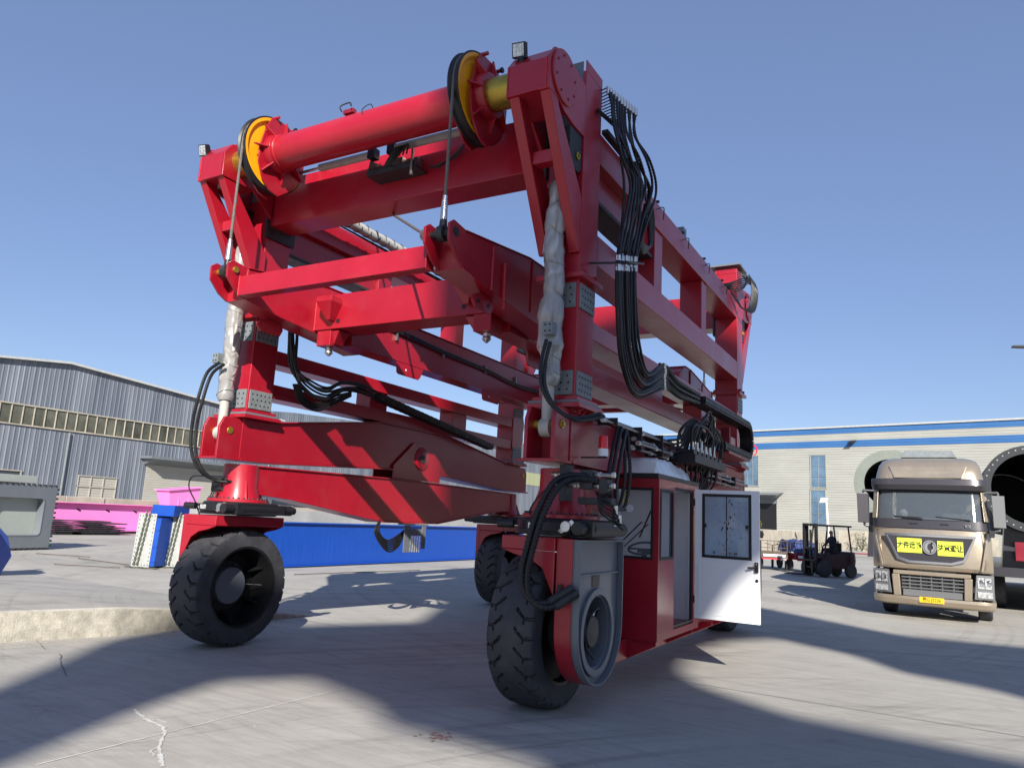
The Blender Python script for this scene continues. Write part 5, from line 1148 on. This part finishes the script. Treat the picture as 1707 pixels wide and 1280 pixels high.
for s_ in (-1,1):
    m=tm(); m.hull8([(s_*.84,-.04,.50),(s_*1.23,.10,.50),(s_*1.23,.4,.50),(s_*.84,.4,.50),(s_*.90,-.04,.985),(s_*1.245,.10,.985),(s_*1.245,.4,.985),(s_*.90,.4,.985)]); hl=m.build('headlight','truck_grey',truck,.015)
    m=tm()
    for (u0,u1,z0,z1) in ((.12,.48,.72,.94),(.52,.88,.72,.94),(.10,.9,.54,.66)):
        def X(u,z): hx0=.84+.06*(z-.5)/.485; return (s_*(hx0+(1.235-hx0)*u),-.047+.14*u)
        a,b=X(u0,.8),X(u1,.8); m.hull8([(a[0],a[1]-.006,z0),(b[0],b[1]-.006,z0),(b[0],b[1]+.01,z0),(a[0],a[1]+.01,z0),(a[0],a[1]-.006,z1),(b[0],b[1]-.006,z1),(b[0],b[1]+.01,z1),(a[0],a[1]+.01,z1)])
    m.mi=1
    for u0 in (.3,.7):
        q=X(u0,.83); m.lathe((q[0],q[1]-.008,.83),[(0,.07),(-.012,.06),(-.01,.03)],'y',16)
    m.build('lamp_lens',['lens','chrome'],hl,.004)
    # mirrors
    m=tm(); x=s_*1.42; m.hull8([(x-.12,.02,1.95),(x+.12,.10,1.95),(x+.12,.24,1.95),(x-.12,.20,1.95),(x-.13,.02,2.60),(x+.12,.10,2.60),(x+.12,.24,2.60),(x-.13,.20,2.60)]); m.cyl((s_*1.18,.25,2.66),(x,.15,2.66),.03,8); m.cyl((x,.15,2.5),(x,.15,2.66),.025,8); m.cyl((s_*1.2,.2,1.85),(x-.02*s_,.15,1.90),.03,8); m.cyl((x-.02*s_,.15,1.88),(x,.15,1.98),.03,8)
    m.build('wing_mirror','truck_dark' if s_<0 else 'truck_grey',truck,.03)
    m=tm(); m.hull8([(s_*1.2,-.02,1.75),(s_*1.30,.02,1.75),(s_*1.30,.12,1.75),(s_*1.2,.12,1.75),(s_*1.2,-.02,1.9),(s_*1.32,.02,1.88),(s_*1.32,.14,1.88),(s_*1.2,.14,1.9)]); m.build('mirror_bracket','black',truck,.01)
    # side crease lines on the front quarter
    m=tm(); m.hull8([(s_*1.0,-.035,1.06),(s_*1.06,-.02,1.06),(s_*1.06,.0,1.06),(s_*1.0,.0,1.06),(s_*1.14,.0,1.70),(s_*1.17,.03,1.70),(s_*1.17,.06,1.70),(s_*1.14,.04,1.70)]); m.build('air_deflector','champagne',truck,.01)
    m=tm(); m.lathe((s_*1.03-.15,1.38,.50),[(0,.34),(.0,.46),(.03,.50),(.27,.50),(.30,.46),(.30,.34)],'x',36); m.build('wheel','rubber',truck,.01)
    m=tm(); m.box(min(s_*1.0,s_*1.24),max(s_*1.0,s_*1.24),.9,2.1,.99,1.019) ; m.box(min(s_*1.19,s_*1.24),max(s_*1.19,s_*1.24),.6,.92,.35,.99); m.box(min(s_*1.19,s_*1.24),max(s_*1.19,s_*1.24),1.95,2.15,.5,.99); m.build('wheel_arch','truck_grey',truck,.01)
    m=tm(); m.hull8([(s_*1.231,.45,2.09),(s_*1.233,1.5,2.09),(s_*1.21,1.5,2.09),(s_*1.21,.45,2.09),(s_*1.19,.6,2.62),(s_*1.19,1.5,2.62),(s_*1.17,1.5,2.62),(s_*1.17,.6,2.62)]); m.build('side_window','glass_dark',truck)
m=tm(); m.box(-.26,.24,-.062,-.045,.36,.47); pl=m.build('number_plate','plate_orange',truck,.003); text('豫G J5236',.095,'ink','plate_text',pl,(-.01,-.064,.415),(PI/2,0,0),.001,.92,.001)
m=tm(); m.box(-.55,.55,.5,9,.55,.85); m.box(-1.1,1.1,2.3,2.9,.5,3.0)
m.build('truck_chassis','truck_dark',truck,.01)
m=tm(); m.box(-.1,.9,.14,.4,2.075,2.10); m.hull8([(.28,.18,2.10),(.9,.18,2.10),(.9,.2,2.10),(.28,.2,2.10),(.28,.34,2.22),(.85,.34,2.20),(.85,.36,2.20),(.28,.36,2.22)]); m.mi=1; m.lathe((-.55,.3,2.12),[(0,.08),(.08,.11),(.16,.04)],'z',12); m.mi=2; m.tube([(.55+.2*math.cos(a),.5+.05*math.sin(a),2.22+.17*math.sin(a)) for a in [k*PI/10 for k in range(21)]],.015,6,cap=False); m.box(-.75,-.1,1.2,1.5,2.0,2.6); m.box(.2,.8,1.2,1.5,2.0,2.6); m.build('dashboard',['lens','white_inner','truck_grey'],truck)
# windscreen is see-through enough to show dashboard items: trailer and load
trailer=thing('low_loader',TC+Vector((.4,6,0)),'dark low-loader trailer with a red side frame behind the truck cab','trailer',rz=TR)
m=tm(); m.box(-1.3,3.4,-2.0,14,.85,1.08); m.build('trailer_deck','truck_dark',trailer,.01)
m=tm(); m.box(3.41,3.5,-2,14,.6,1.2); m.box(1.5,2.6,-2.12,-2.01,1.25,1.7); m.build('side_frame','red_dark',trailer,.01)
for k in range(5):
    for x in (1.0,2.9):
        m=tm(); m.lathe((x,-.2+1.5*k,.48),[(0,.3),(0,.44),(.03,.48),(.25,.48),(.28,.44),(.28,.3)],'x',28); m.build('trailer_wheel','rubber',trailer)
def tubeload(px,py,yy,r,L,mat1,lab,fw=.27):
    c=at(px,py,y=yy); m=MB((c.x,c.y,1.09)); Z=max(c.z,r+1.1); d=Vector((math.sin(-TR),math.cos(TR),0))
    t=thing('steel_tube',(c.x,c.y,1.09),lab,'steel tube')
    m=MB((c.x,c.y,1.09)); m.lathe((c.x,c.y,Z),[(0,r),(L,r),(L,r-.05),(0,r-.05)],'y',64,closed=True); m.build('tube_shell',mat1,t,.0)
    m=MB((c.x,c.y,1.09)); m.lathe((c.x,c.y,Z),[(-.06,r),(-.06,r-fw),(0-.001,r-fw),(-.001,r)],'y',64,closed=True); fl=m.build('tube_flange',mat1,t,.004)
    m=MB((c.x,c.y,1.09))
    for k in range(40): a=2*PI*k/40; m.cyl((c.x+(r-.08)*math.cos(a),c.y-.061,Z+(r-.08)*math.sin(a)),(c.x+(r-.08)*math.cos(a),c.y-.066,Z+(r-.08)*math.sin(a)),.018,6)
    m.build('bolt_hole','zinc' if mat1=='ring_dark' else 'ring_steel',fl)
    m=MB((c.x,c.y,1.09)); m.lathe((c.x,c.y+L-.2,Z),[(0,r-.06),(.02,r-.06)],'y',48); m.build('tube_bulkhead','black',t)
    m=MB((c.x,c.y,1.09)); m.hull8([(c.x-.7,c.y+.5,1.085),(c.x+.7,c.y+.5,1.085),(c.x+.7,c.y+.9,1.085),(c.x-.7,c.y+.9,1.085),(c.x-.6,c.y+.5,Z-r+.15),(c.x+.6,c.y+.5,Z-r+.15),(c.x+.6,c.y+.9,Z-r+.15),(c.x-.6,c.y+.9,Z-r+.15)]); m.build('cradle','truck_dark',t)
tubeload(1485,806,17.2,.95,9,'ring_steel','huge pale grey flanged steel tube loaded behind the truck cab, on the left')
tubeload(1722,815,15.6,1.06,9,'ring_dark','huge dark steel tube with bolted flange loaded right of the truck cab',.2)
# ---------------- forklift
def forklift(loc_,rz):
    t=thing('forklift',loc_,'dark red forklift with a canopy, parked in the shade left of the truck','forklift',rz=rz)
    m=tm(); m.hull8([(-.6,-.5,.35),(.8,-.5,.35),(.8,.5,.35),(-.6,.5,.35),(-.5,-.48,.95),(.85,-.48,.95),(.85,.48,.95),(-.5,.48,.95)]); m.box(-.75,-.5,-.52,.52,.3,.8); m.build('body','forklift_red',t,.05)
    m=tm(); m.lathe((.85,0,.35),[(0,.5),(.35,.55),(.7,.52)],'z',24); m.build('counterweight','forklift_red',t,.05)
    for s_ in (-1,1):
        m=tm(); m.box(-.98,-.86,s_*.38-.05,s_*.38+.05,.1,2.15); m.box(-.86,-.78,s_*.30-.04,s_*.30+.04,.1,2.15); m.build('mast_rail','black',t,.006)
        m=tm(); m.box(-2.1,-1.04,s_*.25-.06,s_*.25+.06,.06,.10); m.box(-1.08,-1.04,s_*.25-.06,s_*.25+.06,.1001,.6); m.build('fork_arm','black',t,.004)
        m=tm(); m.lathe((-.62,s_*.50-.10,.34),[(0,.22),(0,.30),(.02,.34),(.20,.34),(.22,.30),(.22,.22)],'y',28); m.build('wheel','rubber',t)
        m=tm(); m.lathe((.88,s_*.45-.09,.28),[(0,.18),(0,.25),(.02,.28),(.18,.28),(.2,.25),(.2,.18)],'y',28); m.build('wheel','rubber',t)
        m=tm(); m.cyl((-.55,s_*.45,.9),(-.35,s_*.45,2.05),.035,8); m.build('canopy_post','black',t); m=tm(); m.cyl((.95,s_*.45,.95),(.80,s_*.45,2.05),.035,8); m.build('canopy_post','black',t)
    m=tm(); m.box(-.985,-.86,-.33,.33,2.05,2.14); m.box(-.985,-.86,-.33,.33,1.1,1.18); m.box(-1.03,-.99,-.42,.42,.35,.42); m.box(-1.03,-.99,-.42,.42,.62,.70); m.cyl((-.9,0,.3),(-.9,0,1.9),.05,10); m.build('mast_crossbar','black',t,.006)
    m=tm(); m.box(-.5,.95,-.52,.52,2.055,2.13); m.build('canopy','black',t,.02)
    m=tm(); m.box(.1,.55,-.25,.25,.96,1.06); m.box(.5,.6,-.25,.25,1.06,1.4); m.build('seat','black',t,.02)
    m=tm(); m.tube([(-.22+.05*math.cos(a),.17*math.cos(a),1.25+.17*math.sin(a)*.8) for a in [k*PI/8 for k in range(17)]],.015,6,cap=False); m.cyl((-.35,0,.9),(-.22,0,1.25),.03,8); m.build('steering_wheel','black',t)
    return t
FL=at(1380,961,z=0); fk=forklift(FL,R(48)); fk.scale=(.88,.88,.95)
# driver: one continuous skinned figure
def person(name,joints,edges,rad,mats,loc_,rz,label,skincut):
    me=bpy.data.meshes.new(name); me.from_pydata([Vector(j) for j in joints],edges,[]); me.update()
    o=bpy.data.objects.new(name,me); COL.objects.link(o); o.location=loc_; o.rotation_euler=(0,0,rz)
    sk_=o.modifiers.new('skin','SKIN'); su=o.modifiers.new('sub','SUBSURF'); su.levels=2; su.render_levels=2
    me.skin_vertices[0].data[0].use_root=True
    for i,r in enumerate(rad): me.skin_vertices[0].data[i].radius=(r if isinstance(r,tuple) else (r,r))
    dg=bpy.context.evaluated_depsgraph_get(); nm=bpy.data.meshes.new_from_object(o.evaluated_get(dg)); o.modifiers.clear(); o.data=nm
    nm.materials.clear(); [nm.materials.append(M[x]) for x in mats]
    for p in nm.polygons: p.material_index=skincut(p.center); p.use_smooth=True
    o.scale=(.88,.88,.95); return tag(o,label,'person')
sx=.28
J=[(sx,0,1.12),(sx+.03,0,1.35),(sx,0,1.55),(sx-.02,0,1.66),(sx-.05,0,1.80),(sx-.05,0,1.90),  # 0-5 pelvis..head
   (sx,.18,1.56),(sx-.10,.24,1.32),(sx-.36,.15,1.27),(sx,-.18,1.56),(sx-.10,-.24,1.32),(sx-.36,-.15,1.27), #6-11 arms
   (sx-.05,.10,1.10),(sx-.42,.13,1.10),(sx-.50,.13,.72),(sx-.62,.13,.68),(sx-.05,-.10,1.10),(sx-.42,-.13,1.10),(sx-.50,-.13,.72),(sx-.62,-.13,.68)]
E_=[(0,1),(1,2),(2,3),(3,4),(4,5),(2,6),(6,7),(7,8),(2,9),(9,10),(10,11),(0,12),(12,13),(13,14),(14,15),(0,16),(16,17),(17,18),(18,19)]
RD=[.15,.14,.16,.055,.095,.085,.075,.05,.035,.075,.05,.035,.09,.07,.05,.04,.09,.07,.05,.04]
def cut(c):
    if c.z>1.86 or (c.z>1.74 and c.x>sx-.01): return 2
    if c.z>1.66: return 1
    if c.x<sx-.30 and c.z>1.2: return 1
    return 0
drv=person('person',J,E_,RD,['cloth_navy','skin','hair'],FL,R(48),'driver in dark work clothes sitting at the wheel of the forklift',cut)
m=tm(); m.lathe((sx-.14,.0,1.80),[(-.03,.012),(0,.02),(.02,.006)],'x',8); 
for s_ in (-1,1):
    m.lathe((sx-.13,s_*.035,1.82),[(-.01,.008),(0,.012)],'x',8); m.lathe((sx-.04,s_*.09,1.80),[(0,.03)],'y',8) if 0 else m.cyl((sx-.04,s_*.085,1.80),(sx-.04,s_*.105,1.80),.025,8)
    for k in range(5): m.cyl((sx-.36,s_*(.15-.012*k),1.27+.01*k),(sx-.44+.006*abs(k-2),s_*(.13-.012*k),1.25+.012*k),.009,5,r1=.006)
m.build('face_and_fingers','skin',drv)
# ---------------- cargo tricycles
def trike(loc_,rz,bodym,label):
    t=thing('cargo_tricycle',loc_,label,'tricycle','cargo tricycles beside the forklift',rz=rz)
    m=tm(); m.box(-.55,.55,-.2,1.5,.50,.56); m.box(-.55,.55,-.2,-.17,.56,.82); m.box(-.55,-.52,-.17,1.5,.56,.78); m.box(.52,.55,-.17,1.5,.56,.78); m.build('cargo_bed',bodym,t,.006)
    m=tm()
    for z in (.95,1.25):
        m.tube([(-.54,1.5,z-.05),(-.54,-.18,z),(.54,-.18,z),(.54,1.5,z-.05)],.016,6)
    for x in (-.54,-.27,0,.27,.54): m.cyl((x,-.18,.8),(x,-.18,1.25),.013,6)
    for y in (.3,.9,1.5):
        for x in (-.54,.54): m.cyl((x,y,.78),(x,y,1.22),.013,6)
    m.build('bed_rail','rust',t)
    m=tm(); m.box(-.45,.45,-.215,-.202,.58,.68); m.build('tail_board','white_inner',t)
    m=tm(); m.box(-.50,.50,-.25,-.205,.46,.52); m.mi=1; m.box(.25,.48,-.262,-.251,.44,.54); m.mi=0; m.build('rear_lamp_bar',['bldg_red','lens'],t)
    for s_ in (-1,1):
        m=tm(); m.lathe((s_*.5-.05,.45,.27),[(0,.16),(0,.24),(.02,.27),(.08,.27),(.10,.24),(.10,.16)],'x',24); m.build('wheel','rubber',t)
    m=tm(); m.lathe((-.05,2.5,.27),[(0,.16),(0,.24),(.02,.27),(.08,.27),(.10,.24),(.10,.16)],'x',24); m.build('wheel','rubber',t)
    m=tm(); m.cyl((0,2.5,.27),(0,2.25,1.0),.03,8); m.tube([(-.35,2.05,1.1),(0,2.25,1.02),(.35,2.05,1.1)],.018,6); m.box(-.15,.15,1.6,2.1,.6,.75); m.cyl((0,1.5,.45),(0,2.3,.55),.05,8); m.build('front_frame','rust',t)
    return t
q=at(1291,950,z=0); trike(q,R(12),'rust','rusty cargo tricycle with a barred bed and pale tailboard, parked by the beige wall')
q=at(1338,955,z=0); q.y+=1.0; t=trike(q,R(35),'red_dark','red cargo tricycle under a dark blue tarpaulin, beside the forklift mast')
m=tm(); rnd=random.Random(3); G=[]
for i in range(9):
    G.append([m._v((-.6+1.2*i/8,-.25+1.7*j/8,1.25+.10*math.sin(i*1.3+j)+rnd.uniform(-.04,.04)-(.5 if i in(0,8) or j in (0,) else 0))) for j in range(9)])
for i in range(8):
    for j in range(8): m.bm.faces.new((G[i][j],G[i+1][j],G[i+1][j+1],G[i][j+1]))
o=m.build('tarpaulin','cloth_tarp'); o.location=q; o.rotation_euler=(0,0,R(35)); tag(o,'dark blue tarpaulin spread over the red cargo tricycle','tarpaulin')
# street lamp whose head just enters at the right edge
q=at(1699,579,y=22); m=MB((q.x+2.6,q.y,0)); r_=thing('street_lamp',(q.x+2.6,q.y,0),'street lamp whose dark head reaches in at the right edge of the sky','street lamp')
m.cyl((q.x+2.6,q.y,0),(q.x+2.6,q.y,q.z-.3),.09,12,r1=.05); m.tube([(q.x+2.6,q.y,q.z-.35),(q.x+2.2,q.y,q.z-.05),(q.x+.35,q.y,q.z-.02)],.03,8); m.build('pole','grey_paint',r_)
m=MB((q.x+2.6,q.y,0)); m.hull8([(q.x-.22,q.y-.12,q.z+.01),(q.x+.4,q.y-.12,q.z-.06),(q.x+.4,q.y+.12,q.z-.06),(q.x-.22,q.y+.12,q.z+.01),(q.x-.18,q.y-.1,q.z+.06),(q.x+.4,q.y-.1,q.z+.03),(q.x+.4,q.y+.1,q.z+.03),(q.x-.18,q.y+.1,q.z+.06)]); m.build('lamp_head','black',r_,.01)
# ================================================================== unseen slab added behind the camera, outline fitted to the yard shadows
RD_=35.0; aa=Vector((.62,-1.0,0)).normalized(); ll=Vector((-aa.y,aa.x,0)); tanE=.64/math.hypot(.62,1.0)
def hh(v): return (RD_-v)*tanE
G0=99
main=[(-.1,G0),(-.1,1.6),(-.29,.94),(-1.38,.2),(-1.6,-.4),(-2.35,-1.3),(-3.1,-1.0),(-3.35,0),(-3.6,1.8),(-3.7,G0),(-5.0,G0),(-4.75,.2),(-4.9,-1.8),(-5.0,-2.4),(-4.6,-3.6),(-3.1,-4.1),(-1.62,-4.9),(-1.35,-7.3),(-1.45,-10.5),(-1.5,-17),(2.2,-16.6),(3.5,-14.6),(4.6,-12),(5.5,-9.5),(6.6,-6.1),(8.3,-5.3),(14,-4.6),(14,-1.2),(5.36,-1.44),(5.2,-2.3),(4.6,-3.1),(4.6,-4.2),(4.0,-5.5),(3.05,-5.0),(2.2,-3.95),(1.75,-2.7),(1.6,-1.95),(1.75,-1.07),(2.2,-.16),(2.9,.4),(3.6,1.0),(5.2,1.5),(14,2.2),(14,G0)]
base=aa*RD_; m=MB(base)
P=[(u,0 if v==G0 else hh(v)) for u,v in main]
m.T=lambda p:base+ll*p.x+aa*p.y+Vector((0,0,p.z))
m.prism(P,0,.6,'y'); tw=thing('shadow_caster',base,'unseen grey slab added behind the camera to cast the yard shadows','shadow caster')
m.build('caster_slab','grey_paint',tw)

m=MB((0,0,0)); rnd=random.Random(77)
for k in range(700):
    if k<420:
        y=rnd.uniform(-3,3); x=kerbx(y)+abs(rnd.gauss(0,.16))+.01
    elif k<600: x,y=rnd.uniform(-4.5,4.0),rnd.uniform(-2.8,6)
    else: x,y=rnd.uniform(-12,-6),rnd.uniform(3,12)
    s_=rnd.uniform(.003,.010)*(1.7 if k%17==0 else 1); z=.002 if k<600 else .004
    P=[(x+s_*math.cos(a+.3*rnd.random()),y+s_*.8*math.sin(a),z) for a in (0,1.3,2.5,3.8,5)]; T_=(x+s_*.2,y,z+s_*.9)
    for i in range(5): m.poly([P[i],P[(i+1)%5],T_])
m.build('grit','concrete_grey',smooth=False,kind='stuff')
# weld beads on the lifting frame and head boxes
rnd=random.Random(31)
def weld(a,b,parent,org,r=.006):
    m=MB(org); a,b=Vector(a),Vector(b); n=max(4,int((b-a).length/.012)); m.tube([a.lerp(b,i/n)+Vector((rnd.uniform(-1,1),rnd.uniform(-1,1),rnd.uniform(-1,1)))*.0012 for i in range(n+1)],r,6,rr=[r*(1.25 if i%2 else .85) for i in range(n+1)]); m.build('weld_bead','weld',parent)
for sx_ in (-1,1):
    x=-W/2+sx_*1.255
    weld((x,-1.122,3.865),(x,-1.122,4.085),spreader,SO)
    weld((x,-1.12,3.863),(x,-.99,3.863),spreader,SO)
    weld((-W/2+sx_*1.28,.068,3.77),(-W/2+sx_*1.28,.068,4.20),spreader,SO)
    weld((-W/2+sx_*(.98)-.12,.067,4.13),(-W/2+sx_*.98+.12,.067,4.13),spreader,SO)
weld((-W/2+1.588,-.50,3.80),(-W/2+1.588,-.50,4.24),spreader,SO,.008)
weld((-W/2+1.612,-.29,3.66),(-W/2+1.603,-.29,4.14),spreader,SO,.011)
for x0 in (0,-W):
    mx=1 if x0==0 else -1
    weld((x0+mx*(HX-.03),-1.002,5.46),(x0+mx*(HX-.03),-1.002,5.765),carrier,ORG,.005)
    weld((x0+mx*.085,-.99,5.462),(x0+mx*HX,-.99,5.462),carrier,ORG,.006)
    weld((x0+mx*.085,-.245,4.18),(x0+mx*HX,-.245,4.18),carrier,ORG,.006)
    for z in (2.66,): weld((x0-.19,-.206,z),(x0+.19,-.206,z),carrier,ORG,.006)
